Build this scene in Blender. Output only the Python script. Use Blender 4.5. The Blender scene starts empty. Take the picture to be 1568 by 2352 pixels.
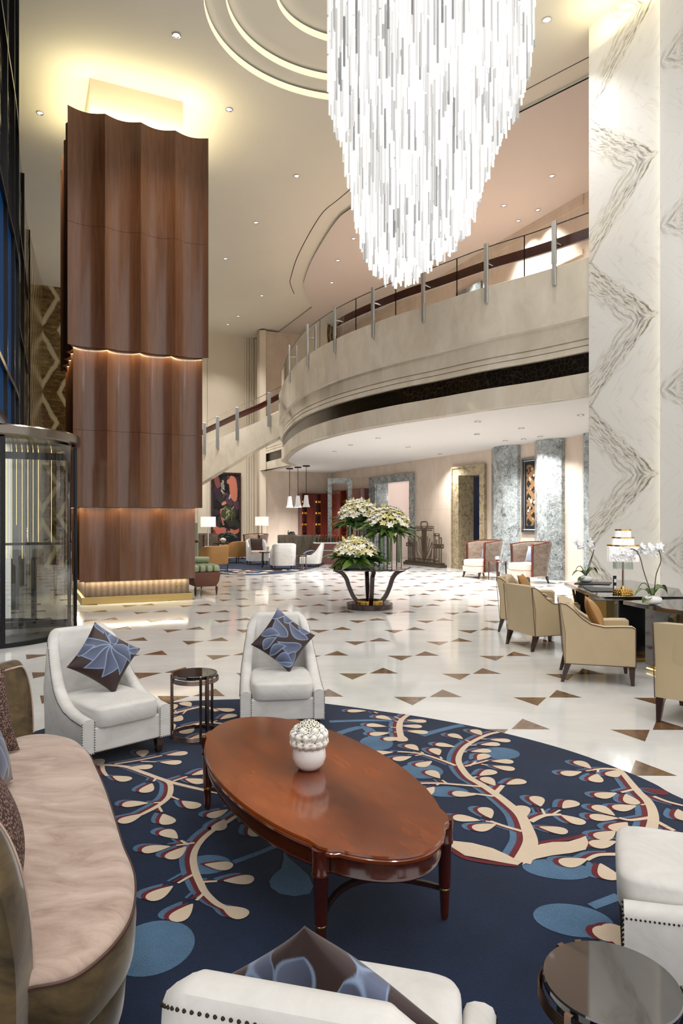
import bpy, bmesh, math, random
import numpy as np
from mathutils import Vector, Matrix, geometry
PI = math.pi
R = math.radians
random.seed(7)
SC = bpy.context.scene
COL = SC.collection
F = 1568.0; CX = 784.0; CY = 1195.0; EYE = 1.62      # focal length in pixels, centre column, horizon row, eye height

def at(px, py, Y):
    return Vector(((px-CX)/F*Y, Y, EYE-(py-CY)/F*Y))
def gp(px, py, z=0.0):
    Y = F*(EYE-z)/(py-CY)
    return Vector(((px-CX)/F*Y, Y, z))
def face(fx, fy):            # rotation that turns local -y to the direction (fx, fy)
    return math.atan2(fx, -fy)
def srgb(r, g, b):
    def c(u):
        u /= 255.0
        return u/12.92 if u <= .04045 else ((u+.055)/1.055)**2.4
    return (c(r), c(g), c(b), 1.0)
def smooth(t):
    t = max(0.0, min(1.0, t))
    return t*t*(3-2*t)
def interp(x, xs, ys):
    return float(np.interp(x, xs, ys))

# ------------------------------------------------------------------ meshes
class MB:
    def __init__(self):
        self.v = []; self.f = []; self.m = []
    def add(self, vs, fs, mat=0):
        o = len(self.v)
        self.v += [tuple(p) for p in vs]
        for q in fs:
            self.f.append(tuple(i+o for i in q)); self.m.append(mat)
        return self
    def box(self, x0, x1, y0, y1, z0, z1, mat=0, M=None):
        vs = [Vector(p) for p in ((x0,y0,z0),(x1,y0,z0),(x1,y1,z0),(x0,y1,z0),(x0,y0,z1),(x1,y0,z1),(x1,y1,z1),(x0,y1,z1))]
        if M: vs = [M @ p for p in vs]
        return self.add(vs, [(3,2,1,0),(4,5,6,7),(0,1,5,4),(1,2,6,5),(2,3,7,6),(3,0,4,7)], mat)
    def prism(self, poly, z0, z1, mat=0, M=None):     # poly in xy, counter-clockwise
        n = len(poly)
        vs = [Vector((p[0],p[1],z0)) for p in poly]+[Vector((p[0],p[1],z1)) for p in poly]
        if M: vs = [M @ p for p in vs]
        fs = [tuple(reversed(range(n))), tuple(range(n, 2*n))]
        fs += [(i,(i+1)%n,(i+1)%n+n,i+n) for i in range(n)]
        return self.add(vs, fs, mat)
    def lathe(self, prof, seg=32, mat=0, c=(0,0,0), caps=True, sx=1, sy=1):
        vs = []; fs = []
        for r, z in prof:
            for k in range(seg):
                a = 2*PI*k/seg
                vs.append((c[0]+r*sx*math.cos(a), c[1]+r*sy*math.sin(a), c[2]+z))
        for j in range(len(prof)-1):
            for k in range(seg):
                k2 = (k+1) % seg
                fs.append((j*seg+k, j*seg+k2, (j+1)*seg+k2, (j+1)*seg+k))
        if caps:
            fs.append(tuple(reversed(range(seg))))
            fs.append(tuple((len(prof)-1)*seg+k for k in range(seg)))
        return self.add(vs, fs, mat)
    def tube(self, pts, rad, seg=8, mat=0, closed=False, caps=True, square=False):
        pts = [Vector(p) for p in pts]; n = len(pts)
        rads = rad if isinstance(rad, (list, tuple)) else [rad]*n
        if square: seg = 4
        vs = []; fs = []
        prev = None
        for i, p in enumerate(pts):
            if closed: t = pts[(i+1) % n]-pts[i-1]
            else: t = pts[min(i+1, n-1)]-pts[max(i-1, 0)]
            t.normalize()
            if prev is None:
                u = Vector((0,0,1)) if abs(t.z) < .9 else Vector((1,0,0))
                u = (u-t*u.dot(t)).normalized()
            else:
                u = (prev-t*prev.dot(t))
                u = u.normalized() if u.length > 1e-6 else prev
            prev = u; w = t.cross(u)
            for k in range(seg):
                a = 2*PI*k/seg+(PI/4 if square else 0)
                vs.append(p+(u*math.cos(a)+w*math.sin(a))*rads[i])
        m = n if closed else n-1
        for i in range(m):
            j = (i+1) % n
            for k in range(seg):
                k2 = (k+1) % seg
                fs.append((i*seg+k, i*seg+k2, j*seg+k2, j*seg+k))
        if caps and not closed:
            fs.append(tuple(reversed(range(seg)))); fs.append(tuple((n-1)*seg+k for k in range(seg)))
        return self.add(vs, fs, mat)
    def loft(self, rings, mat=0, closed_ring=True, cap=True, loop=False):
        n = len(rings[0]); vs = [p for r in rings for p in r]; fs = []
        m = len(rings)
        for i in range(m if loop else m-1):
            j = (i+1) % m
            for k in range(n if closed_ring else n-1):
                k2 = (k+1) % n
                fs.append((i*n+k, i*n+k2, j*n+k2, j*n+k))
        if cap and closed_ring and not loop:
            fs.append(tuple(reversed(range(n)))); fs.append(tuple((m-1)*n+k for k in range(n)))
        return self.add(vs, fs, mat)
    def superell(self, w, d, h, e1=.35, e2=.3, c=(0,0,0), nu=28, nv=14, mat=0, M=None):
        def sp(x, e): return math.copysign(abs(x)**e, x)
        vs = []; fs = []
        for j in range(nv+1):
            b = -PI/2+PI*j/nv
            for i in range(nu):
                a = 2*PI*i/nu
                p = Vector((w/2*sp(math.cos(b), e1)*sp(math.cos(a), e2), d/2*sp(math.cos(b), e1)*sp(math.sin(a), e2), h/2*sp(math.sin(b), e1)))+Vector(c)
                vs.append(M @ p if M else p)
        for j in range(nv):
            for i in range(nu):
                i2 = (i+1) % nu
                fs.append((j*nu+i, j*nu+i2, (j+1)*nu+i2, (j+1)*nu+i))
        return self.add(vs, fs, mat)
    def ball(self, c, r, seg=10, mat=0, sz=1.0):
        return self.lathe([(r*math.sin(PI*j/(seg//2+1)) if 0 < j < seg//2+1 else r*.02, -r*sz*math.cos(PI*j/(seg//2+1))) for j in range(seg//2+2)], seg, mat, c)
    def build(self, name, mats, parent=None, angle=35, bevel=0, bseg=2, subsurf=0, recalc=False, uvcol=None, kind=None):
        me = bpy.data.meshes.new(name)
        me.from_pydata(self.v, [], self.f)
        if not isinstance(mats, (list, tuple)): mats = [mats]
        for mt in mats: me.materials.append(mt)
        me.polygons.foreach_set('material_index', self.m)
        if recalc:
            bm = bmesh.new(); bm.from_mesh(me)
            bmesh.ops.remove_doubles(bm, verts=bm.verts, dist=1e-5)
            bmesh.ops.recalc_face_normals(bm, faces=bm.faces)
            bm.to_mesh(me); bm.free()
        if angle is not None:
            me.shade_smooth(); me.set_sharp_from_angle(angle=R(angle))
        if uvcol is not None:
            ca = me.color_attributes.new('Col', 'FLOAT_COLOR', 'POINT')
            ca.data.foreach_set('color', np.asarray(uvcol, dtype=np.float32).ravel())
        me.update()
        o = bpy.data.objects.new(name, me); COL.objects.link(o)
        if parent: o.parent = parent
        if kind: o['kind'] = kind
        if bevel:
            b = o.modifiers.new('b', 'BEVEL'); b.width = bevel; b.segments = bseg; b.limit_method = 'ANGLE'; b.angle_limit = R(40)
        if subsurf:
            s = o.modifiers.new('s', 'SUBSURF'); s.levels = subsurf; s.render_levels = subsurf
        return o

def thing(name, label, cat, loc=(0,0,0), rz=0, group=None):
    o = bpy.data.objects.new(name, None); COL.objects.link(o)
    o.empty_display_size = .1
    o.location = loc; o.rotation_euler = (0,0,rz)
    return tag(o, label, cat, group)
def tag(o, label, cat, group=None):
    o['label'] = label; o['category'] = cat
    if group: o['group'] = group
    return o
def struct(o, label=None):
    o['kind'] = 'structure'
    if label: o['label'] = label; o['category'] = 'setting'
    return o
def dup(root, loc, rz, label=None, group=None):
    def rec(o, par):
        c = o.copy(); COL.objects.link(c); c.parent = par
        for ch in list(o.children): rec(ch, c)
        return c
    r = rec(root, None)
    r.location = loc; r.rotation_euler = (0,0,rz)
    if label: r['label'] = label
    if group: r['group'] = group
    return r

# ------------------------------------------------------------------ materials
def newmat(name):
    m = bpy.data.materials.new(name); m.use_nodes = True
    nt = m.node_tree
    return m, nt, nt.nodes['Principled BSDF']
def node(nt, t, **kw):
    n = nt.nodes.new(t)
    for k, v in kw.items():
        if k.startswith('i_'):
            key = k[2:]
            n.inputs[int(key) if key.isdigit() else key.replace('_', ' ')].default_value = v
        else: setattr(n, k, v)
    return n
def ramp(nt, src, stops, interp='LINEAR'):
    r = nt.nodes.new('ShaderNodeValToRGB'); r.color_ramp.interpolation = interp
    el = r.color_ramp.elements
    while len(el) < len(stops): el.new(.5)
    for e, (p, c) in zip(el, stops):
        e.position = p; e.color = c if len(c) == 4 else (*c, 1)
    nt.links.new(src, r.inputs[0]); return r.outputs[0]
def mathn(nt, op, a, b=None, c=None):
    n = nt.nodes.new('ShaderNodeMath'); n.operation = op
    for i, s in enumerate((a, b, c)):
        if s is None: continue
        if hasattr(s, 'is_linked'): nt.links.new(s, n.inputs[i])
        else: n.inputs[i].default_value = s
    return n.outputs[0]
def mix(nt, fac, a, b, mode='MIX'):
    n = nt.nodes.new('ShaderNodeMix'); n.data_type = 'RGBA'; n.blend_type = mode
    for idx, s in ((0, fac), (6, a), (7, b)):
        if hasattr(s, 'is_linked'): nt.links.new(s, n.inputs[idx])
        else: n.inputs[idx].default_value = s
    return n.outputs[2]
def objco(nt, scale=(1,1,1), rot=(0,0,0), loc=(0,0,0), kind='Object'):
    tc = nt.nodes.new('ShaderNodeTexCoord'); mp = nt.nodes.new('ShaderNodeMapping')
    mp.inputs['Scale'].default_value = scale; mp.inputs['Rotation'].default_value = rot; mp.inputs['Location'].default_value = loc
    nt.links.new(tc.outputs[kind], mp.inputs[0]); return mp.outputs[0]
def noise(nt, vec, scale, detail=4, rough=.5, dist=0):
    n = node(nt, 'ShaderNodeTexNoise', i_Scale=scale, i_Detail=detail, i_Roughness=rough, i_Distortion=dist)
    nt.links.new(vec, n.inputs['Vector']); return n.outputs['Fac']
def bump(nt, b, h, strength=.2, dist=.01):
    n = node(nt, 'ShaderNodeBump', i_Strength=strength, i_Distance=dist)
    nt.links.new(h, n.inputs['Height']); nt.links.new(n.outputs[0], b.inputs['Normal'])
def plain(name, col, rough=.5, metal=0, spec=.5, sheen=0, coat=0, var=0.0, vscale=6, bmp=0, bscale=200, emit=0, ecol=None):
    m, nt, b = newmat(name)
    b.inputs['Base Color'].default_value = col; b.inputs['Roughness'].default_value = rough
    b.inputs['Metallic'].default_value = metal; b.inputs['Specular IOR Level'].default_value = spec
    if sheen: b.inputs['Sheen Weight'].default_value = sheen; b.inputs['Sheen Roughness'].default_value = .4
    if coat: b.inputs['Coat Weight'].default_value = coat; b.inputs['Coat Roughness'].default_value = .05
    if var or bmp: co = objco(nt)
    if var:
        f = noise(nt, co, vscale, 5, .6)
        c0 = tuple(max(0, x*(1-var)) for x in col[:3])+(1,); c1 = tuple(min(1, x*(1+var)) for x in col[:3])+(1,)
        nt.links.new(ramp(nt, f, [(.3, c0), (.7, c1)]), b.inputs['Base Color'])
    if bmp: bump(nt, b, noise(nt, co, bscale, 3), bmp, .005)
    if emit:
        b.inputs['Emission Color'].default_value = ecol or col; b.inputs['Emission Strength'].default_value = emit
    return m
def glow(name, col, s):
    m = bpy.data.materials.new(name); m.use_nodes = True; nt = m.node_tree; nt.nodes.clear()
    e = node(nt, 'ShaderNodeEmission', i_Color=col, i_Strength=s); o = nt.nodes.new('ShaderNodeOutputMaterial')
    nt.links.new(e.outputs[0], o.inputs[0]); return m
def glassm(name, tint=(.93,.96,.95,1), ior=1.45, rough=.0, base=.02, dirt=0, dirtcol=(.3,.3,.3,1)):
    m = bpy.data.materials.new(name); m.use_nodes = True; nt = m.node_tree; nt.nodes.clear()
    t = node(nt, 'ShaderNodeBsdfTransparent', i_Color=tint); g = node(nt, 'ShaderNodeBsdfGlossy', i_Roughness=rough)
    fr = node(nt, 'ShaderNodeFresnel', i_IOR=ior); mx = nt.nodes.new('ShaderNodeMixShader'); o = nt.nodes.new('ShaderNodeOutputMaterial')
    nt.links.new(mathn(nt, 'ADD', fr.outputs[0], base), mx.inputs[0])
    nt.links.new(t.outputs[0], mx.inputs[1]); nt.links.new(g.outputs[0], mx.inputs[2]); nt.links.new(mx.outputs[0], o.inputs[0])
    return m
def woodm(name, dark, light, axis=2, scale=3.0, rough=.3, coat=.3, swirl=0, ratio=.06, dist=1.0, fine=.5):
    m, nt, b = newmat(name)
    s = [1,1,1]; s[axis] = ratio
    co = objco(nt, tuple(s))
    f = noise(nt, co, scale*8, 5, .6, dist)
    g = noise(nt, co, scale, 3, .5, swirl)
    h = mathn(nt, 'ADD', mathn(nt, 'MULTIPLY', f, fine), mathn(nt, 'MULTIPLY', g, 1-fine))
    nt.links.new(ramp(nt, h, [(.30, dark), (.70, light)]), b.inputs['Base Color'])
    b.inputs['Roughness'].default_value = rough
    b.inputs['Coat Weight'].default_value = coat; b.inputs['Coat Roughness'].default_value = .12
    return m
def attrm(name, rough=.6, spec=.3, sheen=0, bmp=0, bscale=300):
    m, nt, b = newmat(name)
    a = node(nt, 'ShaderNodeAttribute', attribute_name='Col'); nt.links.new(a.outputs['Color'], b.inputs['Base Color'])
    b.inputs['Roughness'].default_value = rough; b.inputs['Specular IOR Level'].default_value = spec
    if sheen: b.inputs['Sheen Weight'].default_value = sheen
    if bmp: bump(nt, b, noise(nt, objco(nt), bscale, 2), bmp, .003)
    return m

def chevron_marble():
    m, nt, b = newmat('chevron_marble')
    tc = nt.nodes.new('ShaderNodeTexCoord'); sp = nt.nodes.new('ShaderNodeSeparateXYZ'); nt.links.new(tc.outputs['Object'], sp.inputs[0])
    x = sp.outputs[0]; z = sp.outputs[2]
    zz = mathn(nt, 'PINGPONG', mathn(nt, 'ADD', z, 1.4), 1.25)
    # each slab is the mirror image of the next: veins run at a slant and meet in arrowheads
    p = mathn(nt, 'MULTIPLY', mathn(nt, 'SUBTRACT', x, mathn(nt, 'MULTIPLY', zz, 1.12)), .667)
    q = mathn(nt, 'MULTIPLY', mathn(nt, 'ADD', mathn(nt, 'MULTIPLY', x, 1.12), zz), .667)
    def vec(a, bb):
        c = nt.nodes.new('ShaderNodeCombineXYZ')
        nt.links.new(a, c.inputs[0]); nt.links.new(bb, c.inputs[1]); return c.outputs[0]
    M = lambda a, k: mathn(nt, 'MULTIPLY', a, k)
    wob = noise(nt, vec(M(p, 2.2), M(q, 2.2)), 1.0, 3)
    p2 = mathn(nt, 'ADD', p, M(mathn(nt, 'SUBTRACT', wob, .5), .22))
    fine = noise(nt, vec(M(p2, 24.0), M(q, 3.4)), 1.0, 4, .62, .35)
    broad = noise(nt, vec(M(p2, 5.0), M(q, .8)), 1.0, 2, .5)
    wr = mathn(nt, 'WRAP', p2, .93, -.50)
    bb = M(mathn(nt, 'ADD', wr, .50), .70)
    mask = ramp(nt, bb, [(.0, (.0,.0,.0,1)), (.10, (.5,.5,.5,1)), (.24, (.8,.8,.8,1)), (.345, (1,1,1,1)), (.375, (0,0,0,1))])
    veins = ramp(nt, fine, [(.36, (1,1,1,1)), (.45, (.55,.55,.55,1)), (.52, (0,0,0,1))])
    fac = M(mathn(nt, 'MULTIPLY', veins, mask), .9)
    thin = ramp(nt, broad, [(.482, (0,0,0,1)), (.5, (.16,.16,.16,1)), (.518, (0,0,0,1))])
    base = mix(nt, M(mask, .7), srgb(246,244,240), srgb(236,231,218))
    tone = ramp(nt, noise(nt, vec(M(p2, 4), q), 1.0, 3), [(.42, srgb(58,62,70)), (.70, srgb(140,128,100))])
    col = mix(nt, fac, base, tone)
    col = mix(nt, thin, col, srgb(180,166,130))
    nt.links.new(col, b.inputs['Base Color'])
    b.inputs['Roughness'].default_value = .12
    return m
def web_marble(name, cdark, cmid, clight, scale=3.0, rough=.15, stretch=(1,1,1)):
    m, nt, b = newmat(name)
    co = objco(nt, stretch)
    d = node(nt, 'ShaderNodeTexNoise', i_Scale=scale*1.3, i_Detail=5.0, i_Roughness=.65); nt.links.new(co, d.inputs['Vector'])
    add = node(nt, 'ShaderNodeVectorMath', operation='MULTIPLY_ADD')
    nt.links.new(d.outputs['Color'], add.inputs[0]); add.inputs[1].default_value = (.5,.5,.5); nt.links.new(co, add.inputs[2])
    n = noise(nt, co, scale*2.5, 8, .7, .6)
    c = ramp(nt, n, [(.34, cdark), (.5, cmid), (.72, tuple(.5*u+.5*w for u, w in zip(cmid, clight)))])
    for k, (sc, w, a) in enumerate(((3.2, .05, .75), (7, .10, .5), (15, .16, .35))):
        vo = node(nt, 'ShaderNodeTexVoronoi', feature='DISTANCE_TO_EDGE', i_Scale=scale*sc); nt.links.new(add.outputs[0], vo.inputs['Vector'])
        brk = ramp(nt, noise(nt, co, scale*(1.5+k), 3), [(.32, (0,0,0,1)), (.5, (1,1,1,1))])
        e = ramp(nt, vo.outputs['Distance'], [(.0, (a,a,a,1)), (w, (0,0,0,1))])
        c = mix(nt, mathn(nt, 'MULTIPLY', e, brk), c, clight)
    nt.links.new(c, b.inputs['Base Color']); b.inputs['Roughness'].default_value = rough
    return m
def zigzag_onyx():
    m, nt, b = newmat('zigzag_onyx')
    tc = nt.nodes.new('ShaderNodeTexCoord'); sp = nt.nodes.new('ShaderNodeSeparateXYZ'); nt.links.new(tc.outputs['Object'], sp.inputs[0])
    zz = mathn(nt, 'PINGPONG', mathn(nt, 'ADD', sp.outputs[2], .5), 1.14)
    n = noise(nt, objco(nt, (1,1,1)), 1.6, 6, .65)
    u = mathn(nt, 'ADD', mathn(nt, 'SUBTRACT', sp.outputs[0], mathn(nt, 'MULTIPLY', zz, .55)), mathn(nt, 'MULTIPLY', n, .25))
    w = mathn(nt, 'PINGPONG', u, .34)
    v = ramp(nt, w, [(.0, (1,1,1,1)), (.07, (.8,.8,.8,1)), (.11, (0,0,0,1))])
    base = ramp(nt, noise(nt, objco(nt, (1,1,3)), 2.5, 8, .7, .5), [(.3, srgb(38,28,16)), (.5, srgb(98,74,38)), (.7, srgb(150,128,80))])
    nt.links.new(mix(nt, v, base, srgb(196,184,150)), b.inputs['Base Color']); b.inputs['Roughness'].default_value = .15
    return m
def stone(name, c0, c1, scale=1.2, rough=.2, stretch=(1,1,1), joints=None):
    m, nt, b = newmat(name)
    co = objco(nt, stretch)
    f = noise(nt, co, scale, 7, .62, .6)
    col = ramp(nt, f, [(.3, c0), (.7, c1)])
    if joints:
        sp = nt.nodes.new('ShaderNodeSeparateXYZ'); tc = nt.nodes.new('ShaderNodeTexCoord'); nt.links.new(tc.outputs['Object'], sp.inputs[0])
        j = None
        for ax, per in joints:
            fr = mathn(nt, 'PINGPONG', sp.outputs[ax], per/2)
            lt = mathn(nt, 'LESS_THAN', fr, .004)
            j = lt if j is None else mathn(nt, 'MAXIMUM', j, lt)
        col = mix(nt, mathn(nt, 'MULTIPLY', j, .45), col, tuple(x*.45 for x in c0[:3])+(1,))
    nt.links.new(col, b.inputs['Base Color']); b.inputs['Roughness'].default_value = rough
    return m
def velvet(name, c0, c1, scale=5, stretch=(1,3,1), rough=.75, sheen=.5):
    m, nt, b = newmat(name)
    f = noise(nt, objco(nt, stretch), scale, 6, .65, .8)
    nt.links.new(ramp(nt, f, [(.32, c0), (.68, c1)]), b.inputs['Base Color'])
    b.inputs['Roughness'].default_value = rough; b.inputs['Sheen Weight'].default_value = sheen; b.inputs['Sheen Roughness'].default_value = .35
    b.inputs['Specular IOR Level'].default_value = .25
    bump(nt, b, noise(nt, objco(nt), 260, 2), .08, .003)
    return m
def tweed(name, c0, c1):
    m, nt, b = newmat(name)
    co = objco(nt)
    vo = node(nt, 'ShaderNodeTexVoronoi', i_Scale=110.0); nt.links.new(co, vo.inputs['Vector'])
    nt.links.new(ramp(nt, vo.outputs['Distance'], [(.25, c1), (.5, c0)]), b.inputs['Base Color'])
    b.inputs['Roughness'].default_value = .9
    bump(nt, b, vo.outputs['Distance'], .5, .004)
    return m

MT = {}
MT['floor'] = stone('polished_floor_marble', srgb(211,210,207), srgb(229,228,226), .9, .08, (1,2.2,1))
MT['brown_inlay'] = stone('brown_inlay_marble', srgb(92,66,44), srgb(132,102,74), 9, .12)
MT['ceiling'] = plain('ceiling_paint', srgb(218,213,200), .9, var=.02, vscale=.6)
MT['ceiling_pinklit'] = plain('ceiling_paint_pink_lit', srgb(206,196,190), .9)  # ceiling paint with the pinkish light above the mezzanine tinted in
MT['soffit'] = plain('soffit_paint', srgb(226,222,218), .9)
MT['cream_stone'] = stone('cream_limestone', srgb(206,195,176), srgb(226,217,202), 2.2, .10, (1,1,.6))
MT['rose_stone'] = stone('rose_beige_stone', srgb(206,188,170), srgb(226,210,194), 1.6, .22, (1,1,.5), joints=[(0, 1.5), (2, 2.0)])
MT['far_plaster'] = plain('far_wall_plaster', srgb(228,216,196), .7, var=.03, vscale=.8)
MT['chevron'] = chevron_marble()
MT['grey_marble'] = web_marble('grey_green_marble', srgb(44,52,56), srgb(112,116,114), srgb(196,204,206), 1.9)
MT['brown_marble'] = web_marble('brown_gold_marble', srgb(70,58,44), srgb(136,118,84), srgb(190,180,158), 3.2)
MT['counter_marble'] = web_marble('counter_marble', srgb(56,58,48), srgb(132,116,92), srgb(170,160,140), 1.6, .15, (3,3,.5))
MT['onyx'] = zigzag_onyx()
MT['clad'] = woodm('column_veneer', srgb(82,50,31), srgb(122,79,50), 2, 2.2, .22, .4)
MT['clad_side'] = MT['clad']
MT['mahogany'] = woodm('polished_mahogany', srgb(84,32,10), srgb(166,80,24), 1, 3.2, .14, .6, swirl=0, ratio=.3, dist=0, fine=.16)
MT['mahogany_dark'] = woodm('mahogany_frame', srgb(54,19,10), srgb(88,32,16), 2, 3, .16, .6)
MT['redwood'] = woodm('red_cabinet_veneer', srgb(84,34,24), srgb(112,50,38), 2, 1.2, .2, .5)
MT['darkwood'] = plain('dark_wood', srgb(52,30,26), .25, coat=.3, var=.12, vscale=20)
MT['railwood'] = woodm('handrail_wood', srgb(58,28,22), srgb(80,40,32), 0, 2, .3, .2)
MT['whitechair'] = velvet('white_upholstery', srgb(206,203,198), srgb(224,221,217), 5, (1,1,2), .7, .25)
MT['nail'] = plain('bronze_nail', srgb(60,52,44), .3, 1)
MT['beige'] = plain('beige_leather', srgb(190,170,136), .42, var=.05, vscale=4, bmp=.05, bscale=180)
MT['piping'] = plain('brown_piping', srgb(74,46,34), .5)
MT['tan'] = plain('tan_upholstery', srgb(168,124,70), .55, var=.05)
MT['taupe'] = velvet('taupe_velvet', srgb(84,72,62), srgb(118,104,92), 6, (1,1,2), .7, .5)
MT['seatpink'] = plain('pale_seat_fabric', srgb(222,200,186), .7, sheen=.2)
MT['sofaseat'] = velvet('blush_velvet', srgb(160,134,120), srgb(204,182,168), 3.2, (1.2,3,1), .65, .6)
MT['sofa_shaded'] = velvet('olive_brown_velvet_shaded', srgb(50,40,25), srgb(108,89,58), 5, (1,1,1.6), .6, .5)  # the seat velvet's look in shade, put into a darker olive brown
MT['tweed'] = tweed('brown_tweed', srgb(62,42,38), srgb(150,120,104))
MT['blackglass'] = plain('black_glass', (.012,.012,.013,1), .04, spec=.6)
MT['blackgloss'] = plain('black_lacquer', (.012,.012,.013,1), .09, spec=.6, coat=.6)
for k_ in ('blackglass', 'blackgloss'): MT[k_].node_tree.nodes['Principled BSDF'].inputs['IOR'].default_value = 2.1
MT['darkpad'] = plain('leather_pad', srgb(44,46,50), .4)
MT['bronze'] = plain('rose_bronze', srgb(140,118,104), .22, 1)
MT['canopy'] = plain('canopy_metal', srgb(120,112,104), .18, 1)
MT['steel'] = plain('satin_steel', srgb(190,190,188), .3, .6)
MT['chrome'] = plain('chrome', srgb(205,205,205), .14, 1)
MT['gold'] = plain('gold', srgb(212,172,92), .22, 1)
MT['brass'] = plain('satin_brass', srgb(186,160,104), .3, 1)
MT['ironbronze'] = plain('bronze_iron', srgb(92,80,66), .4, .8)
MT['whiteceramic'] = plain('white_ceramic', srgb(240,238,235), .15, coat=.3)
MT['leaf'] = plain('leaf_green', srgb(84,112,40), .4, var=.4, vscale=8)
MT['leaf2'] = plain('leaf_dark_green', srgb(58,86,36), .35, var=.3, vscale=8)
MT['stemgreen'] = plain('stem_green', srgb(96,132,52), .45)
MT['petal'] = plain('white_petal', srgb(248,244,226), .6)
m, nt, b = newmat('ranunculus_petal')
_wv = node(nt, 'ShaderNodeTexNoise', i_Scale=60.0); nt.links.new(objco(nt), _wv.inputs['Vector'])
b.inputs['Base Color'].default_value = srgb(250,248,240); b.inputs['Roughness'].default_value = .6
bump(nt, b, _wv.outputs['Fac'], .25, .01)
MT['ranunculus'] = m
MT['petal2'] = plain('cream_petal', srgb(232,222,160), .6)
MT['petalwhite'] = plain('orchid_petal', srgb(250,250,252), .5)
MT['blossomdot'] = plain('dark_blossom_centre', srgb(30,34,30), .5)
MT['planter'] = plain('green_planter', srgb(78,84,38), .25)
MT['glass'] = glassm('clear_glass')
MT['railglass'] = glassm('railing_glass', (.96,.97,.965,1), 1.12, 0, .0)
MT['doorglass'] = glassm('smoked_door_glass', (.86,.87,.85,1), 1.5, 0, .04)
MT['vaseglass'] = glassm('vase_glass', (.92,.95,.93,1), 1.35, .02, .03)
MT['crystal'] = plain('lit_crystal', srgb(200,200,200), .1, emit=.32, ecol=srgb(255,248,238))
MT['shade'] = plain('lamp_shade', srgb(245,238,226), .8, emit=.8, ecol=srgb(255,244,228))
MT['lampglow'] = glow('lamp_glow', srgb(255,250,242), 14)
MT['downglow'] = glow('downlight_glow', srgb(255,252,248), 1.6)
MT['warmglow'] = glow('warm_glow', srgb(255,226,140), 2.2)  # desk light strip, and the drum glass reflections built as rods
MT['coveriser'] = plain('cove_riser_glow', srgb(235,228,205), .8, emit=.62, ecol=srgb(255,240,206))  # glow put on the risers in place of hidden cove lamps
MT['ledwhite'] = glow('led_white', srgb(255,246,214), 11)
MT['amber'] = glow('amber_niche_glow', srgb(255,176,70), 1.4)
MT['darkmetal'] = plain('dark_metal', srgb(40,40,42), .25, .8)
MT['nightpane'] = plain('dusk_pane', srgb(6,12,20), .06, emit=.35, ecol=srgb(18,74,130))
MT['blackwhite'] = plain('white_trim', srgb(235,235,230), .5)
MT['green'] = plain('sage_leather', srgb(150,162,130), .4, var=.06)
MT['brownleather'] = plain('brown_leather', srgb(108,62,44), .4, var=.1)
MT['lightblue'] = plain('pale_blue_fabric', srgb(190,204,222), .8)
MT['darkbrown'] = plain('dark_brown_fabric', srgb(70,54,48), .8)
MT['navy'] = plain('navy_panel', srgb(16,36,66), .4)
MT['bluegrey'] = plain('blue_grey_fabric', srgb(120,130,152), .7, sheen=.2)
MT['peach'] = plain('corridor_paint', srgb(232,214,206), .8)
MT['bottle'] = plain('dark_bottle_glass', srgb(40,44,30), .08)
MT['acrylic'] = glassm('acrylic', (.97,.98,.98,1), 1.35, 0, .02)
m, nt, b = newmat('birch_relief')
_sp = nt.nodes.new('ShaderNodeSeparateXYZ'); _tc = nt.nodes.new('ShaderNodeTexCoord'); nt.links.new(_tc.outputs['Object'], _sp.inputs[0])
_n = noise(nt, objco(nt, (1,1,.25)), 6, 3)
_w = mathn(nt, 'PINGPONG', mathn(nt, 'ADD', _sp.outputs[0], mathn(nt, 'MULTIPLY', _n, .06)), .055)
_c = ramp(nt, _w, [(.0, srgb(92,74,58)), (.25, srgb(178,160,138)), (.8, srgb(226,212,190))])
_k = ramp(nt, noise(nt, objco(nt, (4,4,16)), 3.2, 3), [(.30, (1,1,1,1)), (.36, (0,0,0,1))])
nt.links.new(mix(nt, _k, _c, srgb(48,38,32)), b.inputs['Base Color']); b.inputs['Roughness'].default_value = .35
MT['birch'] = m
m, nt, b = newmat('bronze_grille')
_co = objco(nt)
_vo = node(nt, 'ShaderNodeTexVoronoi', feature='DISTANCE_TO_EDGE', i_Scale=9.0); nt.links.new(_co, _vo.inputs['Vector'])
nt.links.new(ramp(nt, _vo.outputs['Distance'], [(.03, srgb(70,60,42)), (.05, srgb(34,29,22))]), b.inputs['Base Color'])
b.inputs['Metallic'].default_value = .6; b.inputs['Roughness'].default_value = .25
MT['grille'] = m
# rods of the chandelier: each rod its own strength of glow
m, nt, b = newmat('glass_rod')
_g = nt.nodes.new('ShaderNodeNewGeometry')
_r = ramp(nt, _g.outputs['Random Per Island'], [(.0, (.12,.12,.12,1)), (.2, (.45,.45,.45,1)), (.5, (.85,.85,.85,1)), (1, (1.2,1.2,1.2,1))])
b.inputs['Base Color'].default_value = (.34,.35,.36,1); b.inputs['Roughness'].default_value = .08
b.inputs['Emission Color'].default_value = srgb(255,251,246)
nt.links.new(mathn(nt, 'MULTIPLY', _r, .9), b.inputs['Emission Strength'])
MT['rod'] = m
m, nt, b = newmat('glass_rod_single')
_oi = nt.nodes.new('ShaderNodeObjectInfo')
b.inputs['Base Color'].default_value = (.34,.35,.36,1); b.inputs['Roughness'].default_value = .08
b.inputs['Emission Color'].default_value = srgb(255,251,246)
nt.links.new(mathn(nt, 'MULTIPLY', _oi.outputs['Random'], .8), b.inputs['Emission Strength'])
MT['rod1'] = m
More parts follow.
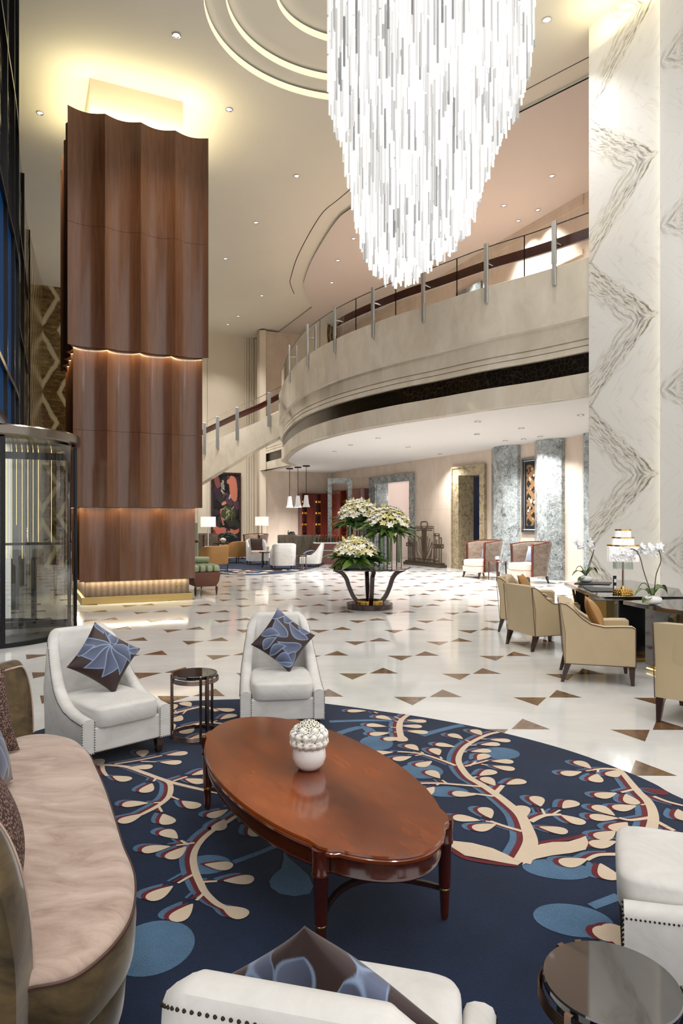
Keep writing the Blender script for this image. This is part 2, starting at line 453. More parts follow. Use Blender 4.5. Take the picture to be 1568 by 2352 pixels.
# rug piles
def pile(name, c, dv=.18):
    m, nt, b = newmat(name)
    f = noise(nt, objco(nt), 240, 2, .6); g = noise(nt, objco(nt), 2.5, 4, .6)
    c0 = tuple(x*(1-dv) for x in c[:3])+(1,); c1 = tuple(min(1, x*(1+dv)) for x in c[:3])+(1,)
    h = mathn(nt, 'ADD', mathn(nt, 'MULTIPLY', f, .6), mathn(nt, 'MULTIPLY', g, .4))
    nt.links.new(ramp(nt, h, [(.4, c0), (.6, c1)]), b.inputs['Base Color'])
    b.inputs['Roughness'].default_value = .95; b.inputs['Specular IOR Level'].default_value = .1
    b.inputs['Sheen Weight'].default_value = .15
    bump(nt, b, f, .5, .006); return m
MT['rug_navy'] = pile('rug_navy', srgb(19,34,60), .35)
MT['rug_blue'] = pile('rug_blue', srgb(78,109,138), .32)
MT['rug_cream'] = pile('rug_cream', srgb(214,194,170), .08)
MT['rug_maroon'] = pile('rug_maroon', srgb(104,28,36))
MT['pillow'] = attrm('leaf_satin', .42, .4, .2)
MT['art'] = attrm('canvas', .5, .3)
# ================================================================== THE SETTING
K = 1.04
AX = Vector((.9026,.4305,0)); BX = Vector((-.4305,.9026,0))       # the two plan directions of the building
ZC = 10.2; ZP = 10.13                                              # atrium ceiling, mezzanine ceiling
def kz(z): return EYE+K*(z-EYE)
ZS = kz(3.75)
WX = 14.23*K
def wallY(px): return WX/((px-CX)/F+.477)
def wallP(px, off=0.0, z=0.0):
    Y = wallY(px); p = Vector((WX-.477*Y, Y, z)); return p-AX*off
def frame(name, p0, p1, loc_z=0):
    d = Vector((p1[0]-p0[0], p1[1]-p0[1], 0)); return d.length, math.atan2(d.y, d.x)
def wall(name, p0, p1, z0, z1, th, mat, openings=()):
    L, rz = frame(name, p0, p1)
    mb = MB(); x = 0.0
    for (a, b_, zt) in sorted(openings):
        mb.box(x, a, 0, th, z0, z1); mb.box(a, b_, 0, th, zt, z1); x = b_
    mb.box(x, L, 0, th, z0, z1)
    o = mb.build(name, mat, angle=None); o.location = (p0[0], p0[1], 0); o.rotation_euler = (0,0,rz)
    return struct(o)

# floor with the brown bow-tie inlays
def floor():
    mb = MB()
    mb.add([(-16,-5,0),(16,-5,0),(16,42,0),(-16,42,0)], [(0,1,2,3)])
    mb.add([(-16,-5,-.3),(16,-5,-.3),(16,42,-.3),(-16,42,-.3)], [(3,2,1,0)])
    D = Vector((.036,1,0)); Rr = Vector((1,-.015,0))
    PX, PY = 1.089, .9545
    O = Vector((.794,6.256,0))
    for k in range(-7, 30):
        for j in range(-16, 17):
            c = O+D*(PY*k)+Rr*(PX*(j+(.5 if k % 2 else 0)))
            px = CX+F*c.x/max(c.y,.1)
            if c.y < .5 or px < -260 or px > 1830: continue
            z = .0005; g = .011; w = .302; h = .282
            for s in (-1, 1):
                a = c+Rr*(s*g); bb = c+Rr*(s*(g+w)); t = c+Rr*(s*(g+w/2))+D*(s*h)
                tri = [(p.x,p.y,z) for p in (a, bb, t)]
                mb.add(tri, [(0,1,2)], 1)
    return struct(mb.build('floor', [MT['floor'], MT['brown_inlay']], angle=None))
floor()

# plan curves
def crom(pts, n=8):
    pts = [Vector(p) for p in pts]; out = []
    for i in range(len(pts)-1):
        p0 = pts[max(i-1,0)]; p1 = pts[i]; p2 = pts[i+1]; p3 = pts[min(i+2,len(pts)-1)]
        for k in range(n):
            t = k/n
            out.append(.5*((2*p1)+(p2-p0)*t+(2*p0-5*p1+4*p2-p3)*t*t+(3*p1-p0-3*p2+p3)*t**3))
    out.append(pts[-1]); return out
BAL = [gp(px, py, ZS) for px, py in ((1386,901.5),(1354,906),(1232,924),(1110,940),(1000,957),(900,972),(797,991),(740,1005),(697,1019),(668,1035),(651,1050.7),(647,1060),(668,1068.6))]
BALC = crom(BAL, 8)
corner = wallP(760)
backL = corner-AX*3.5
farR = Vector((-3.0,32.8,0)); farL = farR-AX*6.2
BALC2 = BALC+[Vector((backL.x-.1, backL.y+.9, 0))]
PNK = [gp(px, py, ZP) for px, py in ((1420,148),(1352,180),(1155,278),(1000,352),(900,408),(810,475),(770,510),(720,590),(700,640),(698,660),(716,706))]
PNKC = crom(PNK, 8)+[gp(636, 766, ZP)]
FAC = [Vector(p) for p in ((-4.0,7.8,0),(-4.55,9.2,0),(-5.37,11.26,0),(-6.77,14.2,0),(-7.9,16.9,0),(-9.65,21.2,0),(-10.9,24.9,0))]
FACC = crom(FAC, 6)

# pillar of white marble
PIL = Vector((4.31,11.9,0)); PRZ = math.atan2(-BX.y, -BX.x)
pil_edge = None
for i in range(400):
    p = PIL-BX*(i*.01)-AX*.14
    if CX+F*p.x/p.y > 1515: pil_edge = i*.01; break
mb = MB(); mb.box(0, 5.2, 0, 1.5, 0, ZC)
o = mb.build('wall_pillar', MT['chevron'], angle=None); o.location = PIL; o.rotation_euler = (0,0,PRZ)
struct(o, 'white marble pillar with mirrored grey veins behind the black desks')
mb = MB(); mb.box(pil_edge, 5.2, -.14, -.06, 0, ZC)
o = mb.build('wall_panel', MT['chevron'], angle=None); o.location = PIL; o.rotation_euler = (0,0,PRZ); struct(o)
mb = MB(); mb.box(pil_edge+.03, pil_edge+.06, -.058, -.002, .02, ZC-.02)
o = mb.build('trim_led', MT['ledwhite'], angle=None); o.location = PIL; o.rotation_euler = (0,0,PRZ); struct(o)

# ceilings
def fill_poly(outer, holes=()):
    bm = bmesh.new()
    for lp in [outer]+list(holes):
        vs = [bm.verts.new((p[0],p[1],0)) for p in lp]
        for i in range(len(vs)): bm.edges.new((vs[i], vs[(i+1) % len(vs)]))
    bmesh.ops.triangle_fill(bm, edges=bm.edges[:], use_beauty=True, use_dissolve=False)
    bm.verts.ensure_lookup_table(); bm.verts.index_update()
    vs = [v.co.copy() for v in bm.verts]; fs = [tuple(v.index for v in f.verts) for f in bm.faces]
    bm.free(); return vs, fs
def circ(c, r, n=96): return [Vector((c[0]+r*math.cos(2*PI*k/n), c[1]+r*math.sin(2*PI*k/n), 0)) for k in range(n)]
RC = (.35, 11.6)
def ringr(r): return [Vector((RC[0]+(r+.25)*math.cos(2*PI*k/128), RC[1]+r*math.sin(2*PI*k/128), 0)) for k in range(128)]
outer = list(FACC)+[farL+AX*-.3, farL, farR]+[Vector((p.x,p.y,0)) for p in reversed(PNKC)]+[Vector((7.5,9.5,0)), Vector((9,3,0)), Vector((-3.5,3,0))]
vs, fs = fill_poly(outer, [ringr(2.4)])
mb = MB()
mb.add([(v.x,v.y,ZC) for v in vs], fs)
o = mb.build('ceiling', MT['ceiling'], angle=None, recalc=False); struct(o)
# stepped round recess above the chandelier, each riser made to glow as if lit from a cove
def ringface(r0, r1, z, mat, mb):
    a = ringr(r0); b_ = ringr(r1); n = len(a)
    mb.add([(p.x,p.y,z) for p in a]+[(p.x,p.y,z) for p in b_], [(i,(i+1)%n,(i+1)%n+n,i+n) for i in range(n)], mat)
mb = MB()
steps = [(2.4, ZC, ZC+.13), (2.05, ZC+.17, ZC+.30), (1.22, ZC+.34, ZC+.47)]
for i, (r, z0, z1) in enumerate(steps):
    a = ringr(r); n = len(a)
    mb.add([(p.x,p.y,z0) for p in a]+[(p.x,p.y,z1) for p in a], [(k,(k+1)%n,(k+1)%n+n,k+n) for k in range(n)], 1)
    rn = steps[i+1][0] if i < 2 else .01
    ringface(r+.3, rn, z1+.04, 0, mb)
    ringface(r+.3, r, z1, 0, mb)
o = mb.build('ceiling_recess', [MT['ceiling'], MT['coveriser']], angle=30); struct(o, 'round stepped recess with glowing edges above the chandelier')
# slab edge towards the mezzanine and the mezzanine ceiling
mb = MB(); n = len(PNKC)
mb.add([(p.x,p.y,ZP+.03) for p in PNKC]+[(p.x,p.y,ZC) for p in PNKC], [(i,i+1,i+1+n,i+n) for i in range(n-1)])
mb.add([(p.x,p.y,ZP) for p in PNKC]+[(p.x,p.y,ZP+.03) for p in PNKC], [(i,i+1,i+1+n,i+n) for i in range(n-1)], 1)  # dark strip set in for the shadow gap along the slab edge
tn_ = [(PNKC[min(i+1,n-1)]-PNKC[max(i-1,0)]).normalized() for i in range(n)]
sd_ = 1 if Vector((-tn_[20].y, tn_[20].x, 0)).dot(Vector((0,0,0))-Vector((PNKC[20].x,PNKC[20].y,0))) > 0 else -1
ol = [[Vector((p.x-t.y*sd_*d, p.y+t.x*sd_*d, ZC-.004)) for p, t in zip(PNKC[:-6], tn_)] for d in (.47,.495)]
m_ = len(ol[0]); mb.add(ol[0]+ol[1], [(i,i+1,i+1+m_,i+m_) for i in range(m_-1)], 1)  # thin dark strip laid on as the shade of a groove
o = mb.build('trim_ceiling', [MT['ceiling'], MT['darkmetal']], angle=40); struct(o)  # dark metal here only carries the shade strips of gap and groove
near = WX-.477*8.0
poly = [Vector((p.x,p.y,0)) for p in PNKC]+[backL+BX*2.2, corner+AX*.3, Vector((near+.2, 8.0, 0))]
vs, fs = fill_poly(poly)
o = MB().add([(v.x,v.y,ZP) for v in vs], fs).build('ceiling_mezzanine', MT['ceiling_pinklit'], angle=None); struct(o)

# walls
doorA = (865, 943); doorB = (1057, 1105)
c0 = corner; c1 = Vector((WX-.477*9.0, 9.0, 0))
def lx(px): return (wallP(px)-c0).length
wall('wall_right', c0, c1, 0, ZP, .45, MT['rose_stone'], [(lx(doorA[0]), lx(doorA[1]), kz(3.08)), (lx(doorB[0]), lx(doorB[1]), kz(3.05))])
wall('wall_back', backL, corner, 0, ZP, .4, MT['rose_stone'])
wall('wall_far', farL, farR+AX*1.0, 0, ZC+.1, .4, MT['far_plaster'])
o = wall('wall_return', farR-AX*.55-BX*.05, backL+BX*.02-AX*.02, 0, ZP, .3, MT['far_plaster'])
# corridor walls seen through the two doorways
wd = MB(); wd.box(lx(850), lx(960), 2.2, 2.3, 0, 3.6); wd.box(lx(850), lx(852), .46, 2.2, 0, 3.6)
RWZ = frame('', c0, c1)[1]
o = wd.build('wall_corridor', MT['peach'], angle=None); o.location = c0; o.rotation_euler = (0,0,RWZ); struct(o)
def doorframe(name, pa, pb, ia, ib, zt, zi, mat, label):
    mb = MB(); a, b_, c, d = lx(pa), lx(pb), lx(ia), lx(ib)
    mb.box(a, c, -.08, .0, 0, zt); mb.box(d, b_, -.08, .0, 0, zt); mb.box(c, d, -.08, 0, zi, zt)
    mb.box(a-.03, a+.02, -.12, -.08, 0, zt); mb.box(b_-.02, b_+.03, -.12, -.08, 0, zt); mb.box(a-.03, b_+.03, -.12, -.08, zt-.04, zt+.02)
    mb.box(c-.01, c+.02, 0, .52, 0, zi); mb.box(d-.02, d+.01, 0, .52, 0, zi); mb.box(c, d, 0, .52, zi-.03, zi)
    o = mb.build(name, mat, angle=None); o.location = c0; o.rotation_euler = (0,0,RWZ); struct(o, label)
doorframe('door_1', 853, 952, 865, 943, kz(3.30), kz(3.08), MT['grey_marble'], 'wide doorway with grey marble surround behind the flower table')
doorframe('door_2', 1043, 1117, 1057, 1105, kz(3.32), kz(3.05), MT['brown_marble'], 'doorway with brown marble surround behind the barrel chairs')
mb = MB(); mb.box(lx(1040), lx(1120), .62, .68, 0, 3.4)
o = mb.build('wall_inner', MT['navy'], angle=None); o.location = c0; o.rotation_euler = (0,0,RWZ); struct(o)
# a door surround on the mezzanine
mb = MB(); a, b_ = lx(1051), lx(1108)
mb.box(a, a+.3, -.08, 0, 5.4, 9.2); mb.box(b_-.3, b_, -.08, 0, 5.4, 9.2); mb.box(a, b_, -.08, 0, 8.9, 9.2)
mb.box(a+.3, b_-.3, -.02, 0, 5.4, 8.9, 1)
o = mb.build('door_3', [MT['grey_marble'], MT['peach']], angle=None); o.location = c0; o.rotation_euler = (0,0,RWZ); struct(o)
# moulding on the mezzanine wall
mb = MB(); mb.box(.3, lx(1340), -.05, 0, 8.55, 8.68); mb.box(.3, lx(1340), -.03, 0, 9.85, ZP)
o = mb.build('trim_mezzanine', MT['rose_stone'], angle=None); o.location = c0; o.rotation_euler = (0,0,RWZ); struct(o)
# faceted grey marble pilasters against the right wall
for k, (pa, pb) in enumerate(((1135,1195),(1235,1297),(1345,1400))):
    a, b_ = lx(pa), lx(pb); w = b_-a
    ln = min(w, 1.9); 
    poly = [(a, 0), (a, -.12), (a+ln*.33, -.34), (a+ln*.70, -.34), (a+ln, -.12), (a+ln, 0)]
    mb = MB(); mb.prism(poly, 0, ZS)
    o = mb.build('wall_pilaster' if not k else 'wall_pilaster.00%d' % k, MT['grey_marble'], angle=None); o.location = c0; o.rotation_euler = (0,0,RWZ)
    struct(o)
# fluted pilaster and door-like reveal on the far wall
def farpt(px):
    # point of the far wall under image column px
    t = 0.0
    for i in range(2000):
        p = farL+AX*(i*.005)
        if CX+F*p.x/p.y >= px: return i*.005
    return 9.0
FRZ = math.atan2(AX.y, AX.x)
mb = MB()
for px in (561, 566, 572, 577):
    t = farpt(px); mb.box(t, t+.09, -.06, 0, 0, ZC)
t = farpt(583); mb.box(t, t+.5, -.16, 0, 0, ZC)
t = farpt(466); mb.box(t-.25, t+.12, -.06, 0, 0, 9.0); mb.box(t+.2, t+.25, -.04, 0, 0, 9.0)
o = mb.build('trim_pilaster', MT['far_plaster'], angle=None); o.location = farL; o.rotation_euler = (0,0,FRZ); struct(o)

# glass front on the left: dark glazing, blue dusk panes, then a wall of zigzag onyx
mdk, nt, b = newmat('night_glazing')
_n = noise(nt, objco(nt, (1,1,1.6)), 1.6, 6, .65, 1.5)
nt.links.new(ramp(nt, _n, [(.40, srgb(8,8,10)), (.56, srgb(30,26,24)), (.70, srgb(58,56,52))]), b.inputs['Base Color'])  # mottled reflections painted into the base colour
b.inputs['Roughness'].default_value = .08
bump(nt, b, noise(nt, objco(nt, (1,1,1)), 2.2, 3), .35, .06)
mb = MB()
split = [i for i, p in enumerate(FACC) if p.y <= 20.2][-1]
glz = FACC[:split+1]
for i in range(len(glz)-1):
    p, q = glz[i], glz[i+1]
    z0 = 2.9 if q.y < 11.6 else 0.0
    zt = ZC
    if q.y < 12.4:          # blue panes low down, dark glass above
        mb.add([(p.x,p.y,z0),(q.x,q.y,z0),(q.x,q.y,5.85),(p.x,p.y,5.85)], [(0,1,2,3)], 1); z0 = 5.85
    mb.add([(p.x,p.y,z0),(q.x,q.y,z0),(q.x,q.y,zt),(p.x,p.y,zt)], [(0,1,2,3)], 0)
o = mb.build('window_1', [mdk, MT['nightpane']], angle=50); struct(o)
mb = MB(); nr = crom([Vector(p) for p in ((-4.0,7.8,0),(-4.5,5.2,0),(-5.0,2.5,0),(-5.4,-1.5,0))], 4)
for p, q in zip(nr[:-1], nr[1:]): mb.add([(p.x,p.y,0),(q.x,q.y,0),(q.x,q.y,ZC),(p.x,p.y,ZC)], [(0,1,2,3)])
struct(mb.build('window_2', mdk, angle=50))
mull = MB()
for y, w in ((9.2,.05),(10.2,.05),(11.26,.06),(12.4,.09),(14.2,.09),(16.9,.09),(20.2,.12)):
    x = interp(y, [p.y for p in FACC], [p.x for p in FACC])
    M = Matrix.Translation((x, y, 0)) @ Matrix.Rotation(math.atan2(.927,-.376), 4, 'Z')
    mull.box(-w/2, w/2, -.05, .08, 2.9 if y < 11.6 else 0, ZC, 0, M)
for i in range(len(glz)-1):
    p, q = glz[i], glz[i+1]
    L = (q-p).length; M = Matrix.Translation(p) @ Matrix.Rotation(math.atan2(q.y-p.y, q.x-p.x), 4, 'Z')
    for z in (2.9, 3.6, 5.85, 8.0): mull.box(0, L, -.05, .05, z, z+.07, 0, M)
o = mull.build('trim_mullions', MT['darkmetal'], angle=None); struct(o)
ony = FACC[split:]
L, rz = frame('', ony[0], ony[-1])
mb = MB(); mb.box(0, L, 0, .3, 0, ZC)
o = mb.build('wall_left', MT['onyx'], angle=None); o.location = ony[0]; o.rotation_euler = (0,0,rz)
o.location = ony[0]; struct(o, 'brown onyx wall with pale zigzag veins beside the wooden column')
rear = ony[-1]+AX*1.7
wall('wall_rear', ony[-1], rear, 0, ZC, .3, MT['onyx'])
wall('wall_side', rear, farL, 0, ZC, .3, MT['far_plaster'])

# ------------------------------------------------------------------ balcony (part of the building)
bal = bpy.data.objects.new('balcony', None); COL.objects.link(bal); struct(bal, 'curved cream stone balcony above the lounge')
BC = [Vector((p.x,p.y,0)) for p in BALC2]
def normals(c):
    out = []
    for i in range(len(c)):
        t = c[min(i+1,len(c)-1)]-c[max(i-1,0)]; t.normalize()
        out.append(Vector((-t.y, t.x, 0)))
    return out
BN = normals(BC)
# outward is towards the camera side: flip when needed
if BN[10].dot(-BC[10]) < 0: BN = [-v for v in BN]
def sweep(prof, name, mat, par, curve=BC, nrm=BN):
    mb = MB(); n = len(curve)
    rows = [[(p+v*off).to_tuple()[:2]+(z,) for p, v in zip(curve, nrm)] for z, off in prof]
    vs = [q for r in rows for q in r]; fs = []
    for j in range(len(rows)-1):
        for i in range(n-1): fs.append((j*n+i, j*n+i+1, (j+1)*n+i+1, (j+1)*n+i))
    mb.add(vs, fs)
    return mb.build(name, mat, par, angle=40)
sweep([(ZS,-.25),(ZS-.02,-.02),(ZS,.0),(kz(4.13),.0),(kz(4.13),-.06)], 'lower_fascia', MT['cream_stone'], bal)
sweep([(kz(4.13),-.05),(kz(4.48),-.05)], 'grille_band', MT['grille'], bal)
sweep([(kz(4.48),-.06),(kz(4.48),.03),(kz(4.575),.03),(kz(4.58),.0),(kz(4.59),.0),(kz(4.595),.03),(kz(4.68),.03),(kz(4.685),.0),(kz(4.70),.0),(kz(4.705),.03),(kz(5.02),.03),(kz(5.05),.10)], 'moulded_fascia', MT['cream_stone'], bal)
sweep([(kz(5.04),.03),(kz(5.05),.10),(kz(6.04),.10),(kz(6.05),.09),(kz(6.05),-.4)], 'parapet', MT['cream_stone'], bal)
vs, fs = fill_poly([p for p in BC]+[backL+BX*.3, corner+AX*.05, c1])
MB().add([(v.x,v.y,ZS+.002) for v in vs], fs).build('soffit', MT['soffit'], bal, angle=None)
MB().add([(v.x,v.y,kz(5.3)) for v in vs], fs).build('mezzanine_floor', MT['rose_stone'], bal, angle=None)

# glass railing with chrome posts and a dark handrail
rail = thing('balcony_railing', 'curved glass railing with chrome posts and dark wooden handrail on the stone balcony', 'railing', (0,0,0))
RB = BC[:len(BALC)]; RN = BN[:len(BALC)]
def strip(name, z0, z1, off, th, mat, par):
    return sweep([(z0,off-th/2),(z0,off+th/2),(z1,off+th/2),(z1,off-th/2),(z0,off-th/2)], name, mat, par, RB, RN)
strip('glass_panel', kz(6.04), kz(6.83), .0, .012, MT['railglass'], rail)
strip('top_edge', kz(6.825), kz(6.84), .0, .016, MT['darkmetal'], rail)
strip('handrail', kz(6.46), kz(6.64), -.16, .06, MT['railwood'], rail)
def at_px(px, curve, off=0.0):
    best = None
    for i in range(len(curve)-1):
        for k in range(6):
            p = curve[i].lerp(curve[i+1], k/6)+RN[i]*off
            d = abs(CX+F*p.x/p.y-px)
            if best is None or d < best[0]: best = (d, p, RN[i])
    return best[1], best[2]
for px in (1273,1115,971,855,768,706,664):
    p, v = at_px(px, RB, .13)
    M = Matrix.Translation((p.x,p.y,0)) @ Matrix.Rotation(math.atan2(v.y, v.x)-PI/2, 4, 'Z')
    mb = MB(); mb.box(-.035, .035, -.02, .02, kz(5.72), kz(6.85), 0, M); mb.box(-.045, .045, -.025, .025, kz(6.1), kz(6.85), 0, M)
    po = mb.build('post', MT['steel'], rail, bevel=.008)
    mb = MB(); q = p-v*.3
    mb.tube([(p.x,p.y,kz(6.5)),(q.x,q.y,kz(6.5))], .018, 8); mb.build('rail_bracket', MT['chrome'], po)

for px in (1203,1050,908,818,735):
    p, v = at_px(px, RB, .0)
    M = Matrix.Translation((p.x,p.y,0)) @ Matrix.Rotation(math.atan2(v.y, v.x)-PI/2, 4, 'Z')
    mb = MB(); mb.box(-.008, .008, -.009, .009, kz(6.04), kz(6.83), 0, M); mb.build('panel_joint', MT['darkmetal'], rail, angle=None)

# ------------------------------------------------------------------ staircase at the left end of the balcony
st = thing('staircase', 'curved stone staircase descending from the balcony end beside the wooden column', 'staircase', (0,0,0))
SP = []
for k in range(13):
    t = k/12; px = 646-196*t
    ytop = interp(px, [450,460,540,590,646], [1031,1026,990,970,942]); ybot = interp(px, [450,470,590,646], [1116,1104,1030,1000])
    Y = 26.5+2.6*t-.9*t*(1-t)
    SP.append((at(px, ytop, Y), at(px, ybot, Y)))
mb = MB(); rings = []
for a, b_ in SP:
    o_ = Vector((.12,.4,0))
    rings.append([b_, a, a+o_, b_+o_])
mb.loft(rings); mb.build('stringer', MT['cream_stone'], st, recalc=True)
top = [a for a, b_ in SP]
mb = MB(); n = len(top)
mb.add([p+Vector((0,.08,.0)) for p in top]+[p+Vector((0,.08,.95)) for p in top], [(i,i+1,i+1+n,i+n) for i in range(n-1)]); mb.build('glass_panel', MT['railglass'], st, angle=None)
mb = MB(); mb.tube([p+Vector((0,.08,.955)) for p in top], .012, 6); mb.build('top_edge', MT['chrome'], st)
mb = MB(); mb.loft([[p+Vector((0,.2,.5)), p+Vector((0,.2,.74)), p+Vector((0,.26,.74)), p+Vector((0,.26,.5))] for p in top]); mb.build('handrail', MT['railwood'], st, recalc=True)
for px in (470,500,545,618):
    t = (646-px)/196*12; i = int(t); p = top[i].lerp(top[min(i+1,12)], t-i)
    mb = MB(); mb.box(p.x-.07,p.x+.07,p.y-.06,p.y-.02,p.z-.42,p.z+.92); mb.build('post', MT['steel'], st, bevel=.01)

# ------------------------------------------------------------------ wooden column
col = thing('wooden_column', 'tall column clad in tiers of concave brown veneer panels over a brass base', 'column', (-5.086,12.68,0), R(25.0))
W0 = 2.645
def tier(i, n, z0, z1, name, nd=4):
    a, b_ = i, W0-i; w = b_-a; dep = .11*w/2.6
    pts = []
    m = 14
    for k in range(n):
        for j in range(m):
            t = (k+j/m); pts.append((a+w*t/n, a+dep*math.sin(PI*j/m)))
    for k in range(nd):
        for j in range(m): pts.append((b_-dep*math.sin(PI*j/m), a+w*(k+j/m)/nd))
    for k in range(nd):
        for j in range(m): pts.append((b_-w*(k+j/m)/nd, b_-dep*math.sin(PI*j/m)))
    for k in range(nd):
        for j in range(m): pts.append((a+dep*math.sin(PI*j/m), b_-w*(k+j/m)/nd))
    mb = MB()
    zs = [z0, z1] if len(z0) == 0 else None
    return pts
def tierbuild(i, n, zlist, name):
    pts = tier(i, n, [0], 0, name)
    mb = MB()
    for z0, z1 in zlist: mb.prism(pts, z0, z1)
    return mb.build(name, MT['clad'], col, angle=30)
tierbuild(0, 4, [(4.9,7.195),(7.20,9.34)], 'upper_cladding')
tierbuild(.1, 4, [(1.87,3.335),(3.34,5.1)], 'middle_cladding')
tierbuild(.22, 3, [(.44,2.0)], 'lower_cladding')
mb = MB(); mb.box(.32, W0-.32, .32, W0-.32, .12, .6); mb.build('birch_panel', MT['birch'], col, angle=None)
mb = MB(); mb.box(.26, W0-.26, .26, W0-.26, 0, .14); mb.build('brass_base', MT['brass'], col, angle=None, bevel=.006)
mb = MB(); mb.box(.42, W0-.42, .42, W0-.42, 9.2, ZC); mb.build('lit_neck', MT['far_plaster'], col, angle=None)
mb = MB()
for u in (.2, ): 
    mb.box(W0-.6, W0-.55, .315, .32, .30, .36); mb.box(W0-.5, W0-.45, .315, .32, .30, .36)
mb.build('socket', MT['brass'], col, angle=None)
# ================================================================== CHANDELIER
ch = thing('chandelier', 'huge chandelier of hanging clear glass rods, lit, over the lobby floor', 'chandelier', (1.36, 10.5, 0))
CH_XS = [752,765,785,805,825,850,880,905,950,1000,1050,1085,1110,1135,1150,1190,1205,1222]
CH_YS = [232,275,345,470,560,622,640,650,634,592,550,510,410,370,300,255,205,105]
rnd = random.Random(3)
TIP = Vector((-.52, -.1)); RAD = 1.57
def prof(dx, dy):
    # bottom of the rods at plan offset (dx, dy): by how far the point lies between the tip and the rim
    d = Vector((dx, dy))-TIP; l = d.length
    if l < 1e-4: return at(905, 650, 10.5).z
    u = d/l
    # distance from the tip to the rim along u
    b_ = TIP.dot(u); c = TIP.length_squared-RAD*RAD
    Lm = -b_+math.sqrt(b_*b_-c)
    f = l/Lm
    side = u.x*.5+.5
    xl = 905-(905-752)*f; xr = 905+(1222-905)*f
    yl = interp(xl, CH_XS, CH_YS); yr = interp(xr, CH_XS, CH_YS)
    return EYE-(yl*(1-side)+yr*side-CY)/F*10.5
def rodmesh(name, mat, L, r):
    mb = MB(); mb.tube([(0,0,0),(0,0,L)], r, 6); return mb
ncell = 0; pts = []
g = .078
for i in range(-22, 23):
    for j in range(-22, 23):
        x = i*g+(g/2 if j % 2 else 0)+rnd.uniform(-.02,.02); y = j*g*.9+rnd.uniform(-.02,.02)
        if x*x+y*y > RAD*RAD: continue
        pts.append((x, y))
big = MB(); front = []
for x, y in pts:
    zb = prof(x, y)+rnd.uniform(-.16,.16)
    z = zb
    L = rnd.choice((.55,.7,.9))
    if y < -.3 and len(front) < 100 and rnd.random() < .32:
        front.append((x, y, z, L)); 
    else:
        big.tube([(x,y,z),(x,y,z+L)], .016, 6)
    z += L+.04
    # more rods above on the same wire
    while z < ZC-.5 and z < zb+5.5:
        L = rnd.choice((.55,.7,.9)); r = .016
        big.tube([(x,y,z),(x,y,min(z+L, ZC+.2))], r, 6); z += L+.05
big.build('glass_rods', MT['rod'], ch, angle=50, kind='stuff')
protos = {}
for L in (.55,.7,.9):
    mb = MB(); mb.tube([(0,0,0),(0,0,L)], .016, 6)
    protos[L] = mb
firsts = {}
for x, y, z, L in front:
    if L not in firsts:
        o = protos[L].build('glass_rod', MT['rod1'], ch, angle=50); firsts[L] = o
    else:
        o = firsts[L].copy(); COL.objects.link(o); o.parent = ch
    o.location = (x, y, z)
mb = MB()
for x, y in pts[::3]: mb.tube([(x,y,prof(x,y)+.3),(x,y,ZC+.4)], .002, 3)
mb.build('hanging_wires', MT['chrome'], ch, angle=None, kind='stuff')
mb = MB(); mb.lathe([(RAD+.02, ZC+.36),(RAD+.02, ZC+.47)], 64); mb.build('ceiling_plate', MT['chrome'], ch)

# ================================================================== DOWNLIGHTS
def downlight(px, py, Zc, r, proto, label, group, name='downlight'):
    Y = F*(Zc-EYE)/(CY-py); p = Vector(((px-CX)/F*Y, Y, Zc))
    if proto is None:
        t = thing(name, label, 'ceiling light', p, 0, group)
        mb = MB(); mb.lathe([(1.0*r,.0),(1.0*r,-.012),(.86*r,-.014),(.72*r,.01),(.6*r,.06)], 20, caps=False); mb.build('trim_ring', MT['chrome'], t)
        mb = MB(); mb.lathe([(.02*r,-.002),(.75*r,-.002)], 20, caps=False); mb.build('lamp', MT['downglow'], t)
        return t
    return dup(proto, p, 0, label, group)
D1 = [(405,80),(1256,45),(92,259),(526,251),(681,404),(588,511),(518,594),(601,679),(547,726),(523,745)]
D2 = [(1267,404),(1117,357),(1157,472),(1235,482),(1190,507),(1063,533),(812,548),(776,598),(762,649)]
D3 = [(1097,968),(1197,983),(1095,997),(1333,953),(1202,1008),(868,1006),(805,1022),(768,1037),(937,1027),(1010,1042),(1160,1012),(1240,1002)]
spots = []
pr = None
for L, Zc, r, lab, grp in ((D1, ZC, .075, 'small round recessed spotlight in the cream ceiling of the atrium', 'downlights in the atrium ceiling'),
                           (D2, ZP, .075, 'small round recessed spotlight in the pinkish-lit ceiling above the balcony', 'downlights above the balcony'),
                           (D3, ZS, .075, 'tiny recessed spotlight in the white ceiling under the balcony', 'downlights under the balcony')):
    for px, py in L:
        t = downlight(px, py, Zc-.002, r, pr, lab, grp)
        if pr is None: pr = t
        spots.append((t.location.copy(), Zc))

# ================================================================== RUG
def rugshape():
    px = [(62,1686),(120,1668),(250,1636),(400,1613),(540,1606),(655,1608),(755,1617),(880,1634),(1000,1652),(1150,1682),(1300,1722),(1420,1765),(1500,1799),(1568,1835)]
    P = [gp(x, y, .012) for x, y in px]
    P += [Vector(p) for p in ((2.28,3.3,0),(2.4,2.5,0),(2.1,1.5,0),(1.2,.7,0),(0,.45,0),(-1.4,.6,0),(-2.4,1.5,0),(-2.85,2.8,0),(-2.8,4.1,0))]
    P = [Vector((p.x,p.y,0)) for p in P]
    return crom(P+[P[0]], 5)[:-1]
RUG = rugshape()
def inside(p):
    c = False; n = len(RUG)
    for i in range(n):
        a, b_ = RUG[i], RUG[i-1]
        if (a.y > p.y) != (b_.y > p.y) and p.x < (b_.x-a.x)*(p.y-a.y)/(b_.y-a.y)+a.x: c = not c
    return c
rug = MB()
vs, fs = fill_poly(RUG)
rug.add([(v.x,v.y,.012) for v in vs], fs, 0)
